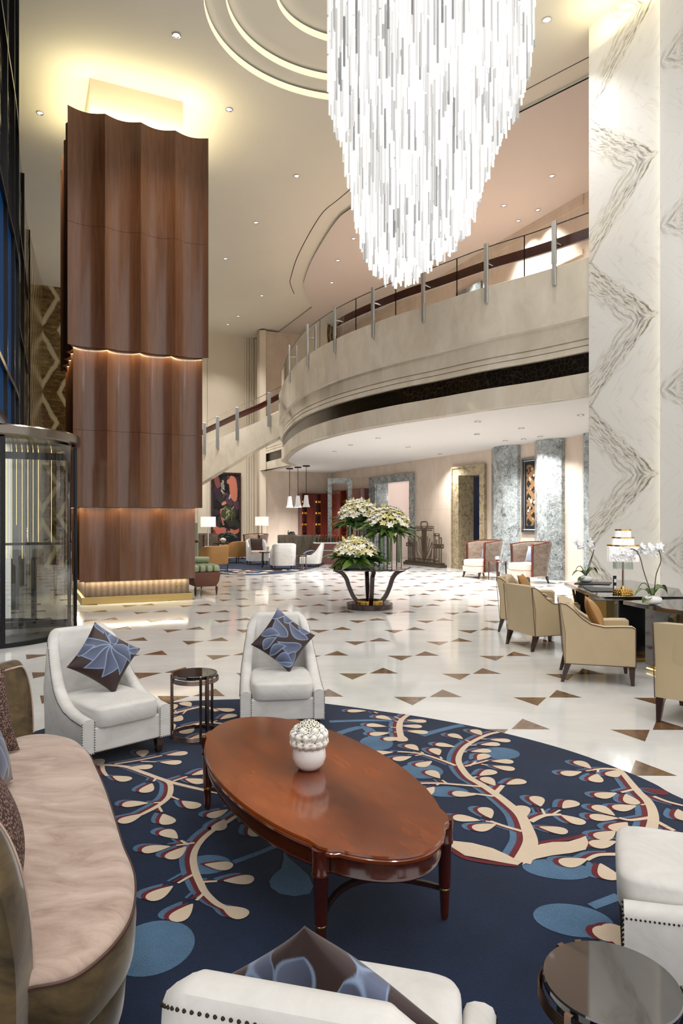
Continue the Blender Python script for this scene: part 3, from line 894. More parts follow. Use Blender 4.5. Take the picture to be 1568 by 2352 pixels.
n = len(RUG); rug.add([(p.x,p.y,0.001) for p in RUG]+[(p.x,p.y,.012) for p in RUG], [(i,(i+1)%n,(i+1)%n+n,i+n) for i in range(n)], 0)
ZL = {1: .0132, 3: .0145, 2: .0158}      # blue, maroon, cream pile heights
zj = [0]
def rpoly(pts, mat):
    zj[0] += 1
    z = ZL[mat]+(zj[0] % 40)*.00002
    pts = [p if inside(p) else None for p in pts]
    if any(p is None for p in pts): return
    rug.add([(p.x,p.y,z) for p in pts], [tuple(range(len(pts)))], mat)
def rstrip(path, ws, mat):
    path = crom(path, 5) if len(path) > 2 else [path[0].lerp(path[1], t/5) for t in range(6)]
    m = len(path); L = []; Rr = []
    for i, p in enumerate(path):
        t = (path[min(i+1,m-1)]-path[max(i-1,0)]); t.z = 0; t.normalize(); nn = Vector((-t.y,t.x,0))
        f = i/(m-1)*(len(ws)-1); k = min(int(f), len(ws)-2); w = ws[k]+(ws[k+1]-ws[k])*(f-k)
        L.append(p+nn*w/2); Rr.append(p-nn*w/2)
    for i in range(m-1): rpoly([L[i],L[i+1],Rr[i+1],Rr[i]], mat)
def rdrop(a, b_, r, mat, w0=.016):
    # a teardrop whose bulb is at b_, with its stalk from a
    d = b_-a; d.z = 0; L = d.length
    if L < 1e-4: return
    u = d/L; nn = Vector((-u.y,u.x,0))
    s = max(0, L-r*2.6)
    if s > .02: rstrip([a, a+u*(s+.01)], [w0, w0*.9], mat)
    out = []
    for k in range(22):
        ang = 2*PI*k/22; x = math.cos(ang)
        hw = math.sin(ang)*(.62+.38*x) if x < 1 else 0
        out.append(b_-u*r*.35+u*x*r*1.45+nn*hw*r*1.22)
    rpoly(out, mat)
OFFM = Vector((-.023, .010, 0)); OFFB = Vector((-.050, .022, 0))
def branch(path, ws):
    rstrip([p+OFFB for p in path], [w*1.3 for w in ws], 1)
    rstrip([p+OFFM for p in path], [w*1.15 for w in ws], 3); rstrip(path, ws, 2)
def drop(a, b_, r=.047):
    rdrop(a+OFFB, b_+OFFB, r, 1); rdrop(a+OFFM, b_+OFFM, r, 3); rdrop(a, b_, r, 2)
def blob(c, rx, ry, ang=0):
    rpoly([c+Vector((rx*math.cos(t)*math.cos(ang)-ry*math.sin(t)*math.sin(ang), rx*math.cos(t)*math.sin(ang)+ry*math.sin(t)*math.cos(ang), 0)) for t in [2*PI*k/30 for k in range(30)]], 1)
def q1(x, y): return gp(200+.574*x, 1600+.574*y, .012)
def q2(x, y): return gp(740+.528*x, 1560+.528*y, .012)
def plant(q, stems, drops, r):
    for path, ws in stems: branch([q(*p) for p in path], ws)
    for a, b_ in drops: drop(q(*a), q(*b_), r)
# blue background shapes
blob(q1(262,1002), .155, .17); blob(q1(480,672), .11, .09)
rstrip([q1(770,592), q1(690,625), q1(585,664)], [.035,.035], 1)
rpoly([q1(*p) for p in ((785,605),(800,640),(840,675),(885,715),(905,760),(890,790),(830,800),(770,790),(735,765),(728,740),(745,715),(775,690),(785,650))], 1)
blob(q2(1090,1048), .155, .115, -.2); rstrip([q2(1170,990), q2(1290,945)], [.045,.05], 1)
blob(q2(1020,828), .155, .09, -.15); blob(q2(775,322), .13, .12); blob(q2(235,278), .12, .16)
rstrip([q2(30,185), q2(240,180), q2(420,190)], [.06,.05,.04], 1); rstrip([q2(60,240), q2(180,210), q2(240,265)], [.07,.07,.1], 1)
rstrip([q2(430,245), q2(560,210), q2(620,200)], [.07,.06,.08], 1); blob(q2(430,400), .14, .13)
blob(q2(540,490), .13, .08); blob(q2(1440,1000), .1, .1)
rstrip([q1(0,0), q1(0,1)], [.01,.01], 1)
# left plants
plant(q1, [([(625,462),(560,505),(490,548),(445,595),(425,645),(432,700),(455,755),(475,790),(520,832),(575,858)], [.026,.03,.032,.034,.034,.03,.026])],
      [((530,838),(600,868)),((468,790),(375,876)),((430,712),(282,796)),((462,745),(622,736)),((436,672),(540,680)),((430,588),(262,613)),((405,596),(325,550)),((412,592),(352,634)),((600,440),(515,474)),((545,500),(530,522)),((625,478),(672,545))], .047)
plant(q1, [([(40,275),(150,282),(230,308),(290,330),(345,347),(430,368),(525,388)], [.03,.034,.034,.03,.028]),
           ([(290,330),(330,350),(330,395),(295,432),(230,468),(190,485)], [.03,.034,.03,.024]),
           ([(110,272),(200,258),(300,238)], [.022,.018]), ([(60,275),(65,300),(80,320)], [.03,.02]), ([(345,340),(400,322)], [.02,.018])],
      [((275,330),(240,373)),((385,325),(470,304)),((385,330),(440,341)),((310,425),(180,432)),((335,402),(420,437)),((285,440),(320,498)),((240,465),(165,494)),((80,315),(145,331)),((150,285),(228,284)),((215,262),(345,266)),((280,240),(370,230)),((225,255),(222,226)),((60,280),(45,262))], .05)
# right plant
plant(q2, [([(866,800),(893,750),(905,705),(890,650),(860,592),(805,542),(750,500),(690,460),(640,430),(605,388),(592,350),(610,308),(650,276),(720,243),(790,228)], [.085,.075,.06,.052,.048,.044,.04,.036,.03]),
           ([(868,665),(780,638),(730,620)], [.024,.02]), ([(745,512),(690,505),(650,500)], [.022,.02]), ([(690,470),(600,462),(500,455),(400,455),(340,448)], [.024,.022,.02]),
           ([(580,378),(500,348),(420,325),(330,318)], [.024,.02]), ([(620,382),(720,356)], [.02,.018]), ([(905,622),(965,596),(1040,592)], [.036,.024]), ([(752,500),(785,464)], [.036,.028])],
      [((740,625),(612,608)),((760,632),(695,648)),((745,625),(712,578)),((680,505),(605,502)),((540,455),(480,412)),((510,455),(455,492)),((400,452),(345,415)),((500,350),(438,373)),((430,330),(340,348)),((350,318),(252,322)),((440,325),(388,296)),((520,350),(492,314)),((610,302),(525,288)),((650,278),(575,248)),((700,252),(670,230)),((690,262),(785,268)),((640,290),(740,285)),((605,320),(700,314)),((640,380),(700,338)),((710,358),(795,360)),((690,372),(800,390)),((655,432),(725,408)),((770,480),(720,442)),((785,464),(850,449)),((1035,592),(1100,618)),((895,625),(872,570)),((968,594),(935,528)),((1000,592),(1080,545)),((915,640),(1020,660))], .05)
rpoly([q2(*p) for p in ((535,695),(560,705),(650,715),(740,738),(800,765),(866,800),(850,812),(780,800),(700,785),(620,770),(565,735))], 2)
rstrip([q2(528,700), q2(560,740), q2(620,778), q2(700,795), q2(790,808), q2(850,814)], [.02,.03,.03,.02], 3)
rpoly([q2(*p) for p in ((868,812),(905,745),(945,722),(1000,712),(1070,710),(1120,695),(1145,685),(1158,715),(1145,745),(1080,760),(1000,770),(930,785))], 2)
rstrip([q2(915,735), q2(960,712), q2(1050,700), q2(1110,688), q2(1142,678)], [.03,.03,.025], 3)
# far right plant
plant(q2, [([(1420,690),(1440,605),(1420,540),(1372,490),(1322,430),(1292,395)], [.06,.055,.05,.042,.036]), ([(1292,395),(1230,392),(1180,396)], [.03,.022]),
           ([(1370,478),(1300,495)], [.022,.02]), ([(1425,605),(1340,616),(1290,606)], [.03,.02]), ([(1440,512),(1500,535),(1568,553)], [.026,.022]), ([(1450,620),(1530,662)], [.03,.026]), ([(1290,765),(1200,768),(1150,790)], [.03,.022])],
      [((1185,396),(1075,412)),((1175,395),(1128,370)),((1200,394),(1190,437)),((1290,398),(1265,415)),((1310,492),(1225,508)),((1310,490),(1342,531)),((1370,475),(1480,494)),((1415,545),(1305,562)),((1290,606),(1215,568)),((1290,608),(1210,605)),((1340,616),(1288,648)),((1330,640),(1225,684)),((1330,700),(1210,720)),((1160,785),(1080,800)),((1195,785),(1240,850)),((1540,560),(1568,600)),((1270,1110),(1268,1105))], .052)
# upper plant and the bits behind the table
plant(q2, [([(345,262),(335,218),(342,182),(375,156),(395,150)], [.05,.05,.04,.04])],
      [((338,215),(225,203)),((340,230),(240,240)),((340,190),(262,168)),((345,178),(270,148)),((345,250),(345,262)),((350,180),(420,184)),((342,205),(400,207)),((345,225),(425,232)),((380,158),(450,166)),((330,260),(300,262)),((200,140),(140,140)),((240,150),(185,128)),((150,128),(118,122))], .055)
plant(q1, [([(520,60),(470,42),(420,50),(340,70)], [.04,.04,.04]), ([(400,120),(470,105),(560,112)], [.035,.03])],
      [((470,44),(560,55)),((430,50),(395,30)),((400,55),(360,92)),((500,105),(570,80)),((450,110),(400,140)),((360,70),(340,40)),((340,130),(330,120)),((380,180),(460,160))], .06)
drop(q2(1310,1100), q2(1250,1108), .06)
rgo = rug.build('rug', [MT['rug_navy'], MT['rug_blue'], MT['rug_cream'], MT['rug_maroon']], angle=None)
tag(rgo, 'large navy rug with cream branches and blue leaves under the oval table', 'rug')

# ================================================================== WHITE SLIPPER CHAIRS
RT = .0175       # top of the rug pile
def ushell(W, D, z0, t, hf, hb, rec, taper, cr, zprof, nst=44, edge=None):
    """A seat shell that runs up one arm, across the back and down the other arm: rings of a lofted wall."""
    path = []
    hw = W/2-t/2
    n1 = 14; n2 = 8; n3 = 8
    for k in range(n1): path.append((Vector((-hw, (D-cr)*k/n1, 0)), 0))
    for k in range(n2+1):
        a = PI-(PI/2)*k/n2; path.append((Vector((-hw+cr+cr*math.cos(a), D-cr+cr*math.sin(a), 0)), k/n2))
    for k in range(1, n3): path.append((Vector((-hw+cr+(2*hw-2*cr)*k/n3, D, 0)), 1))
    for k in range(n2+1):
        a = PI/2-(PI/2)*k/n2; path.append((Vector((hw-cr+cr*math.cos(a), D-cr+cr*math.sin(a), 0)), 1-k/n2))
    for k in range(1, n1+1): path.append((Vector((hw, (D-cr)*(1-k/n1), 0)), 0))
    rings = []; m = len(path); tops = []
    for i, (p, wt) in enumerate(path):
        tg = path[min(i+1,m-1)][0]-path[max(i-1,0)][0]; tg.normalize(); nn = Vector((-tg.y, tg.x, 0))   # nn points outward (left of travel)
        f = p.y/D
        h = zprof(f)
        def place(off, z):
            q = p+nn*off; s = smooth((z-hf*.9)/(hb-hf*.9))
            sc = 1-taper*s
            y = q.y+rec*max(0,(z-z0)/(hb-z0))*smooth((f-.25)/.75)
            return Vector((q.x*sc, y, z))
        ht = t/2; r = min(ht*.7, .03)
        rings.append([place(ht, z0), place(ht, (z0+h)/2), place(ht, h-r), place(ht-r*.3, h-r*.3), place(ht-r, h), place(-ht+r, h), place(-ht+r*.3, h-r*.3), place(-ht, h-r), place(-ht, (z0+h)/2), place(-ht, z0)])
        tops.append((place(ht+.001, h-r*1.1), nn, place(0, h)))
    mb = MB(); mb.loft(rings)
    return mb, tops
NV = [(math.cos(2*PI*k/6)*cr_, math.sin(2*PI*k/6)*cr_, zr_) for cr_, zr_ in ((.62,-.7),(1,0),(.62,.7)) for k in range(6)]+[(0,0,1),(0,0,-1)]
NF = [(a*6+k, a*6+(k+1)%6, a*6+6+(k+1)%6, a*6+6+k) for a in (0,1) for k in range(6)]+[(12+k, 12+(k+1)%6, 18) for k in range(6)]+[((k+1)%6, k, 19) for k in range(6)]
def nails(line, step, r, name, par):
    mb = MB(); acc = 0; line = [Vector(p) for p in line]
    for a, b_ in zip(line[:-1], line[1:]):
        L = (b_-a).length
        while acc < L:
            c = a.lerp(b_, acc/L)
            mb.add([c+Vector(v)*r for v in NV], NF)
            acc += step
        acc -= L
    return mb.build(name, MT['nail'], par, angle=80, kind='stuff')
def slipper_prof(f):
    return interp(f, [0,.25,.45,.6,.72,.82,.9,1.0], [.335,.345,.37,.42,.50,.61,.735,.82])
def slipper_chair(label, loc, rz):
    t = thing('slipper_chair', label, 'armchair', loc, rz)
    W, D = .63, .64
    mb, tops = ushell(W, D, .11, .085, .335, .82, .12, .20, .07, slipper_prof)
    mb.v = [(x, y-D/2, z) for x, y, z in mb.v]
    mb.build('upholstered_shell', MT['whitechair'], t, angle=50)
    mb = MB(); mb.box(-W/2+.06, W/2-.06, -D/2+.005, D/2-.03, .11, .275); mb.build('seat_base', MT['whitechair'], t, bevel=.012)
    mb = MB(); mb.superell(.47, .60, .15, .28, .28, (0,-.04,.325), 40, 14); mb.build('seat_cushion', MT['whitechair'], t)
    for sx in (-1, 1):
        for sy in (-1, 1):
            mb = MB(); x, y = sx*(W/2-.06), sy*(D/2-.06)
            mb.loft([[Vector((x+a*s, y+b_*s, z)) for a, b_ in ((-1,-1),(1,-1),(1,1),(-1,1))] for z, s in ((0,.017),(.112,.027))]); mb.build('leg', MT['darkwood'], t, recalc=True)
    line = [p+Vector((0,-D/2,0)) for p, nn, tp in tops]
    nails(line[:15][::-1]+[], .014, .004, 'nailhead_trim', t)
    for sx in (-1, 1):
        nails([(sx*(W/2-.002), -D/2-.002, .12), (sx*(W/2-.002), -D/2-.002, .325)], .016, .004, 'nailhead_trim', t)
        nails([(sx*(W/2-.083), -D/2-.003, .12), (sx*(W/2-.083), -D/2-.003, .325)], .016, .004, 'nailhead_trim', t)
    nails([(-W/2, -D/2-.002, .115), (W/2, -D/2-.002, .115)], .014, .004, 'nailhead_trim', t)
    nails([p+Vector((0,-D/2,0)) for p, nn, tp in tops[15:-14]], .014, .004, 'nailhead_trim', t)
    nails([p+Vector((0,-D/2,0)) for p, nn, tp in tops[-15:]], .014, .004, 'nailhead_trim', t)
    return t
def place_front(fc, fdir, D=.64):
    f = Vector((fdir[0], fdir[1], 0)).normalized()
    c = Vector((fc[0], fc[1], RT))-f*(D/2)
    return c, face(f.x, f.y)
CH1 = place_front((-1.41, 4.52), (.70,-.71))
CH2 = place_front((-.437, 5.08), (.14,-.99))
CH3 = place_front((.10, 1.865), (.25,.968))
CH4 = place_front((1.035, 2.525), (-.935,.355))
w1 = slipper_chair('white slipper armchair with a blue leaf cushion, nearest the revolving door', *CH1)
w2 = dup(w1, CH2[0], CH2[1], 'white slipper armchair facing the camera behind the small round side table')
w3 = dup(w1, CH3[0], CH3[1], 'white slipper armchair seen from behind at the bottom edge of the photo')
w4 = dup(w1, CH4[0], CH4[1], 'white slipper armchair cut off by the right edge beside the round black table')

# leaf patterned pillows
def leafpattern(seed):
    L = []
    if seed == 1:
        for a, l, w in ((185,1.25,.42),(218,1.35,.50),(250,1.35,.54),(283,1.3,.54),(318,1.2,.48),(352,1.05,.42)): L.append((-.05,.42,a,l,w))
        L += [(-.95,-.5,60,.7,.30),(-.55,1.05,-55,.7,.34),(.55,1.05,-70,.6,.3),(-.1,.5,75,.6,.36),(.95,.95,215,.5,.24),(-1,.9,-20,.5,.22)]
    elif seed == 2:
        L = [(.05,.05,150,1.05,.52),(.9,.62,172,1.2,.36),(.85,.2,208,1.2,.42),(.8,-.2,238,1.0,.40),(-.95,-.45,30,.8,.34),(-.45,-.95,80,.75,.32),(-.1,-1,62,.8,.32),(.2,-1,25,.8,.34),(-1,.45,45,.8,.34),(-.45,.6,55,.75,.38),(.75,.95,185,.6,.28)]
    else:
        for su in (-1,1):
            for sv in (-1,1):
                for u0, v0, du, dv, l, w in ((.92*su,.30*sv,-.2*su,-.7*sv,.62,.36),(.30*su,.95*sv,-.7*su,-.25*sv,.62,.34),(.80*su,.82*sv,-.8*su,-.75*sv,.78,.44),(.15*su,.30*sv,.2*su,-.8*sv,.5,.26)):
                    L.append((u0, v0, math.degrees(math.atan2(dv, du)), l, w))
    return L
def leafcolor(U, V, seed):
    c = np.zeros(U.shape+(4,), np.float32); c[...] = srgb(48,27,26)
    fillA = np.array(srgb(58,64,86)); fillB = np.array(srgb(102,112,142)); rim = np.array(srgb(132,152,182))
    for (u0, v0, a, l, w) in leafpattern(seed):
        ca, sa = math.cos(R(a)), math.sin(R(a))
        x = ((U-u0)*ca+(V-v0)*sa)/l; y = -(U-u0)*sa+(V-v0)*ca
        y = y-.18*l*np.sin(np.clip(x,0,1)*PI)
        hw = np.where((x > 0) & (x < 1), w*.5*np.sin(PI*np.clip(x,0,1)**.75)*1.25, -1)
        d = np.abs(y)-hw
        s = np.clip(y/(w*1.2)+.5, 0, 1)[..., None]
        col_ = fillA*(1-s)+fillB*s
        e = .012
        k1 = np.clip(.5-d/(2*e), 0, 1)[..., None]; c = c*(1-k1)+col_*k1
        k2 = np.clip(.5-(np.abs(d+.02)-.02)/(2*e), 0, 1)[..., None]; c = c*(1-k2)+rim*k2
    c[..., 3] = 1
    return c
def pillow_mesh(name, S, T, mat, colseed=None, n=90, parent=None):
    us = np.linspace(-1, 1, n+1); U, V = np.meshgrid(us, us, indexing='ij')
    th = T/2*(np.clip(1-U**2,0,1)*np.clip(1-V**2,0,1))**.60
    X = U*(1-.09*(1-V**2))*S/2; Y = V*(1-.09*(1-U**2))*S/2
    mb = MB(); N = (n+1)**2
    f = [((i*(n+1)+j), ((i+1)*(n+1)+j), ((i+1)*(n+1)+j+1), (i*(n+1)+j+1)) for i in range(n) for j in range(n)]
    v1 = np.stack([X.ravel(), -th.ravel()-.003, Y.ravel()], 1); v2 = np.stack([X.ravel(), th.ravel()+.003, Y.ravel()], 1)
    mb.add([tuple(p) for p in v1], f); mb.add([tuple(p) for p in v2], [tuple(reversed(q)) for q in f])
    # closed edge
    edge = [i*(n+1) for i in range(n+1)]+[n*(n+1)+j for j in range(1,n+1)]+[i*(n+1)+n for i in range(n-1,-1,-1)]+[j for j in range(n-1,0,-1)]
    for a, b_ in zip(edge, edge[1:]+edge[:1]): mb.f.append((a, a+N, b_+N, b_)); mb.m.append(0)
    col_ = None
    if colseed is not None:
        c = leafcolor(U, V, colseed).reshape(-1, 4); col_ = np.concatenate([c, c])
    return mb.build(name, mat, parent, angle=60, uvcol=col_, recalc=False)
def pillow(name, label, S, T, mat, seed, M, group=None):
    o = pillow_mesh(name, S, T, mat, seed, 150 if seed else 24)
    o.matrix_world = M
    return tag(o, label, 'cushion', group)
def lean(chair, x, y, z, tilt, roll, yaw=0):
    cm = Matrix.Translation(chair[0]) @ Matrix.Rotation(chair[1], 4, 'Z')
    return cm @ Matrix.Translation((x, y, z)) @ Matrix.Rotation(yaw, 4, 'Z') @ Matrix.Rotation(-tilt, 4, 'X') @ Matrix.Rotation(roll, 4, 'Y')
pillow('cushion', 'blue and brown leaf patterned cushion on the chair nearest the revolving door', .38, .15, MT['pillow'], 1, lean(CH1, .04, .11, .625, R(24), R(38), R(-6)))
pillow('cushion', 'blue and brown leaf patterned cushion on the chair facing the camera', .38, .15, MT['pillow'], 2, lean(CH2, .03, .12, .635, R(24), R(40), R(10)))
pillow('cushion', 'brown cushion with blue leaves peeking over the back of the nearest white chair', .38, .16, MT['pillow'], 3, lean(CH3, .045, .085, .545, R(26), R(45), R(0)) )

# ================================================================== ROUND SIDE TABLES
def side_table(label, loc, rz=0):
    t = thing('side_table', label, 'side table', loc, rz)
    H = .48
    mb = MB(); mb.lathe([(.0005,H-.03),(.148,H-.03),(.16,H-.02),(.161,H-.004),(.158,H),(.0005,H)], 64, caps=False); mb.build('glass_top', MT['blackglass'], t, angle=30)
    def rings(z, name):
        mb = MB()
        for k in range(4): mb.lathe([(.168,z+k*.0085-.0038),(.172,z+k*.0085),(.168,z+k*.0085+.0038),(.162,z+k*.0085),(.168,z+k*.0085-.0038)], 64, caps=False)
        return mb.build(name, MT['bronze'], t, angle=60)
    rings(H-.058, 'upper_ring'); rings(.018, 'lower_ring')
    for k in range(6):
        a = 2*PI*(k//2)/3+R(20)+(R(18) if k % 2 else 0)
        mb = MB(); M = Matrix.Rotation(a, 4, 'Z')
        for s in (-.006, 0, .006): mb.box(.166, .177, s-.003, s+.003, .0, H-.008, 0, M)
        mb.build('leg', MT['bronze'], t, angle=None)
    return t
s1 = side_table('small round black glass table on bronze legs between the two white chairs', (gp(448,1695,.012).x, gp(448,1695,.012).y, RT), R(35))
Yt = F*(EYE-.4975)/1057
s2 = dup(s1, ((1402.7-CX)/F*Yt, Yt, RT), R(197), 'round black glass table with bronze rim in the lower right corner')

# ================================================================== OVAL COFFEE TABLE
ct = thing('coffee_table', 'oval polished mahogany coffee table on four turned legs in the middle of the rug', 'coffee table', (-.164, 3.27, RT), math.atan2(.459, .888))
# local x across, local y along the far end direction
A_, B_ = .95, .425; HT = .415
LEGS = [(sx*.272, sy*.716) for sx in (-1,1) for sy in (-1,1)]
def ovalrad(th, a, b_):
    return a*b_/math.sqrt((b_*math.sin(th))**2+(a*math.cos(th))**2)
def ovaltop(grow, ear):
    pts = []
    for k in range(240):
        th = 2*PI*k/240; r = ovalrad(th, A_, B_)+grow
        p = Vector((r*math.cos(th), r*math.sin(th), 0))
        for lx_, ly_ in LEGS:
            d = math.hypot(p.x-lx_, p.y-ly_)
            u = Vector((lx_, ly_, 0))
            cc = u*(1+.03/u.length)
            dd = (p-cc).length
            if dd < ear+.012 and ear > 0:
                p = p+Vector((p.x*B_**-1, p.y*A_**-1, 0)).normalized()*max(0, .02*(1-(dd/(ear+.012))**4))
        pts.append(p)
    return pts
rings = []
for z, gw, e in ((HT-.032,-.012,.05),(HT-.028,-.003,.05),(HT-.016,0,.05),(HT-.012,-.006,.05),(HT-.008,-.003,.05),(HT,-.006,.05)):
    rings.append([Vector((p.x,p.y,z)) for p in ovaltop(gw, e)])
mb = MB(); mb.loft(rings); mb.build('table_top', MT['mahogany'], ct, angle=40)
mb = MB(); mb.loft([[Vector((p.x,p.y,z)) for p in ovaltop(gw, 0)] for z, gw in ((HT-.105,-.055),(HT-.105,-.028),(HT-.098,-.022),(HT-.09,-.028),(HT-.03,-.028))]); mb.build('apron', MT['mahogany_dark'], ct, angle=40)
for lx_, ly_ in LEGS:
    u = Vector((lx_, ly_, 0)).normalized()*.012
    mb = MB(); mb.lathe([(.012,0),(.016,.012),(.021,.12),(.0235,.13),(.028,HT-.115),(.034,HT-.108),(.034,HT-.098),(.030,HT-.09),(.034,HT-.03),(.034,HT-.01)], 20, 0, (lx_+u.x,ly_+u.y,0))
    lg = mb.build('leg', MT['mahogany_dark'], ct, angle=40)
    mb = MB(); mb.lathe([(.0215,.112),(.0235,.116),(.0235,.124),(.0215,.128)], 20, 0, (lx_+u.x,ly_+u.y,0)); mb.build('brass_collar', MT['gold'], lg)
for sy in (-1, 1):
    mb = MB(); pts = []
    for k in range(13):
        t_ = -1+k/6; pts.append((t_*.272, sy*(.716-.20*(1-t_*t_)), .12))
    mb.loft([[Vector((p[0],p[1],z)) + Vector((0,o,0)) for o, z in ((-.012,.108),(.012,.108),(.012,.128),(-.012,.128))] for p in pts]); mb.build('stretcher', MT['darkwood'], ct, recalc=True)
mb = MB(); mb.box(-.012,.012,-.516,.516,.108,.128); mb.build('stretcher', MT['darkwood'], ct)

# white bowl of flowers on the coffee table
bw = thing('flower_bowl', 'round white bowl packed with white flowers on the coffee table', 'flowers in bowl', (-.155,3.265,RT+HT+.001), 0)
mb = MB(); mb.lathe([(.035,0),(.05,.004),(.072,.028),(.081,.06),(.078,.09),(.066,.118),(.062,.122),(.058,.118),(.05,.1)], 40); mb.build('bowl', MT['whiteceramic'], bw, angle=60)
def rose(r, seed):
    rr = random.Random(seed); mb = MB()
    mb.ball((0,0,r*.45), r*.62, 12)
    for n, rad, z0, z1, fl in ((5,.70,.15,1.02,.0),(7,.86,.0,.92,.06),(8,1.0,-.1,.72,.2)):
        for k in range(n):
            a = 2*PI*k/n+rad*3+rr.uniform(-.1,.1); w = 2.4/n*1.3; rows = []
            for j in range(5):
                s = j/4; zz = r*(z0+(z1-z0)*s); pr = r*rad*(math.sin(PI*(.22+.50*s))+fl*s*s)
                ww = w*(1-.55*s**4)
                rows.append([Vector((pr*math.cos(a+d*ww), pr*math.sin(a+d*ww), zz-abs(d)*r*.12*s)) for d in (-1,-.5,0,.5,1)])
            mb.loft(rows, closed_ring=False, cap=False)
    return mb
rp = rose(.027, 1)
r0 = None
rnd = random.Random(11)
for k in range(34):
    if k < 15: th = 2*PI*k/15; ph = R(96); rr_ = .066
    elif k < 28: th = 2*PI*(k-15)/13+.2; ph = R(68); rr_ = .070
    else: th = 2*PI*(k-28)/6; ph = R(44); rr_ = .072
    d = Vector((math.sin(ph)*math.cos(th), math.sin(ph)*math.sin(th), math.cos(ph)))
    p = Vector((0,0,.125))+Vector((d.x*rr_, d.y*rr_, d.z*.062+.014))
    if r0 is None: r0 = rp.build('rose', MT['ranunculus'], bw, angle=80); o = r0
    else: o = r0.copy(); COL.objects.link(o); o.parent = bw
    o.location = p; o.rotation_euler = d.to_track_quat('Z','Y').to_euler()
def starflower(r, n, mat2=True):
    mb = MB()
    for k in range(n):
        a = 2*PI*k/n; w = PI/n*.85
        mb.add([(0,0,0),(r*.6*math.cos(a-w),r*.6*math.sin(a-w),r*.15),(r*math.cos(a),r*math.sin(a),r*.12),(r*.6*math.cos(a+w),r*.6*math.sin(a+w),r*.15)], [(0,1,2,3)])
    mb.ball((0,0,r*.1), r*.22, 8, 1)
    return mb
sf = starflower(.015, 6); s0 = None
for k in range(40):
    th = k*2.39996; ph = math.acos(1-.34*(k+.5)/40)
    d = Vector((math.sin(ph)*math.cos(th), math.sin(ph)*math.sin(th), math.cos(ph)))
    p = Vector((.0,0,.125))+Vector((d.x*.085,d.y*.085,d.z*.105))
    if s0 is None: s0 = sf.build('small_blossom', [MT['petal'], MT['blossomdot']], bw, angle=None); o = s0
    else: o = s0.copy(); COL.objects.link(o); o.parent = bw
    o.location = p; o.rotation_euler = d.to_track_quat('Z','Y').to_euler()
mb = MB(); mb.ball((0,0,.13), .07, 16); mb.build('flower_foam', MT['leaf'], bw)
for k, a in enumerate((-100,-80,60)):
    mb = MB(); c = Vector((.066*math.cos(R(a)), .066*math.sin(R(a)), .15-.014*k))
    mb.tube([c+Vector((-.02,-.01,.0)), c+Vector((.024,-.012,.01))], .007, 8); mb.build('green_stem', MT['leaf2'], bw)

# ================================================================== CURVED SOFA
so = thing('sofa', 'curved blush velvet sofa with a shaded olive brown back at the left edge', 'sofa', (-1.27,2.7,RT), 0)
SEAT = [(-.79,1.75),(-.70,1.79),(-.645,1.92),(-.64,2.085),(-.70,2.30),(-.81,2.52),(-.94,2.80),(-1.06,3.05),(-1.2,3.32),(-1.30,3.50),(-1.44,3.67),(-1.62,3.75),(-1.76,3.68),(-1.80,3.45),(-1.76,3.05),(-1.63,2.6),(-1.42,2.15),(-1.18,1.85),(-.95,1.70)]
SO = Vector((-1.27,2.7,0))
sp = crom([Vector((x,y,0))-SO for x, y in SEAT]+[Vector((*SEAT[0],0))-SO], 6)[:-1]
cen = sum(sp, Vector())/len(sp)
def shrink(pts, s, z): # inset by s metres along the normal
    out = []; n = len(pts)
    for i in range(n):
        t = (pts[(i+1)%n]-pts[i-1]).normalized(); nn = Vector((-t.y,t.x,0))
        if nn.dot(cen-pts[i]) < 0: pass
        out.append(Vector((pts[i].x+nn.x*s, pts[i].y+nn.y*s, z)))
    return out
area = sum(sp[i-1].x*sp[i].y-sp[i].x*sp[i-1].y for i in range(len(sp)))
sg = 1 if area > 0 else -1
def ins(s, z): return shrink(sp, s*sg, z)
mb = MB(); mb.loft([ins(.05,.06),ins(.03,.10),ins(.02,.22),ins(.025,.235)], cap=False); mb.build('plinth', MT['sofa_shaded'], so, angle=50)
mb = MB(); mb.loft([ins(.02,.235),ins(.0,.26),ins(-.005,.33),ins(.0,.395),ins(.006,.405)], cap=False); mb.build('seat_front', MT['sofa_shaded'], so, angle=50)
mb = MB(); mb.loft([ins(.004,.40),ins(.0,.408),ins(.006,.420),ins(.018,.432),ins(.036,.440),ins(.055,.444)], cap=False)
vs, fs = fill_poly(ins(.055,0)); mb.add([(v.x,v.y,.444) for v in vs], fs); mb.build('seat_cushion', MT['sofaseat'], so, angle=60, recalc=True)
mb = MB(); mb.tube(ins(-.001,.404), .006, 6, 0, True); mb.build('piping', MT['piping'], so)
# back: an arc whose two ends come forward
def arc(t, off=0):
    th = R(-72+144*t); d0 = Vector((-.91,-.41,0)); d1 = Vector((-.41,.91,0))
    p = Vector((-1.25,2.77,0))+d1*(1.09*math.sin(th)/math.sin(R(72)))+d0*(.38*(math.cos(th)-math.cos(R(72)))/(1-math.cos(R(72))))
    return p+(d0*math.cos(th)+d1*math.sin(th))*off-SO
rings = []
for k in range(81):
    t = .5-.5*math.cos(PI*k/80); e = min(t, 1-t)
    q_ = .09 if t < .5 else .05
    top = .84 if e > q_ else .46+.38*math.sqrt(max(0, 1-((q_-e)/q_)**2))
    a = arc(t, .0); b_ = arc(t, .12)
    rings.append([Vector((b_.x,b_.y,.06)), Vector((b_.x,b_.y,top-.03)), Vector((b_.x*.7+a.x*.3,b_.y*.7+a.y*.3,top)), Vector((b_.x*.3+a.x*.7,b_.y*.3+a.y*.7,top)), Vector((a.x,a.y,top-.03)), Vector((a.x,a.y,.06))])
mb = MB(); mb.loft(rings); mb.build('backrest', MT['sofa_shaded'], so, angle=60, recalc=True)
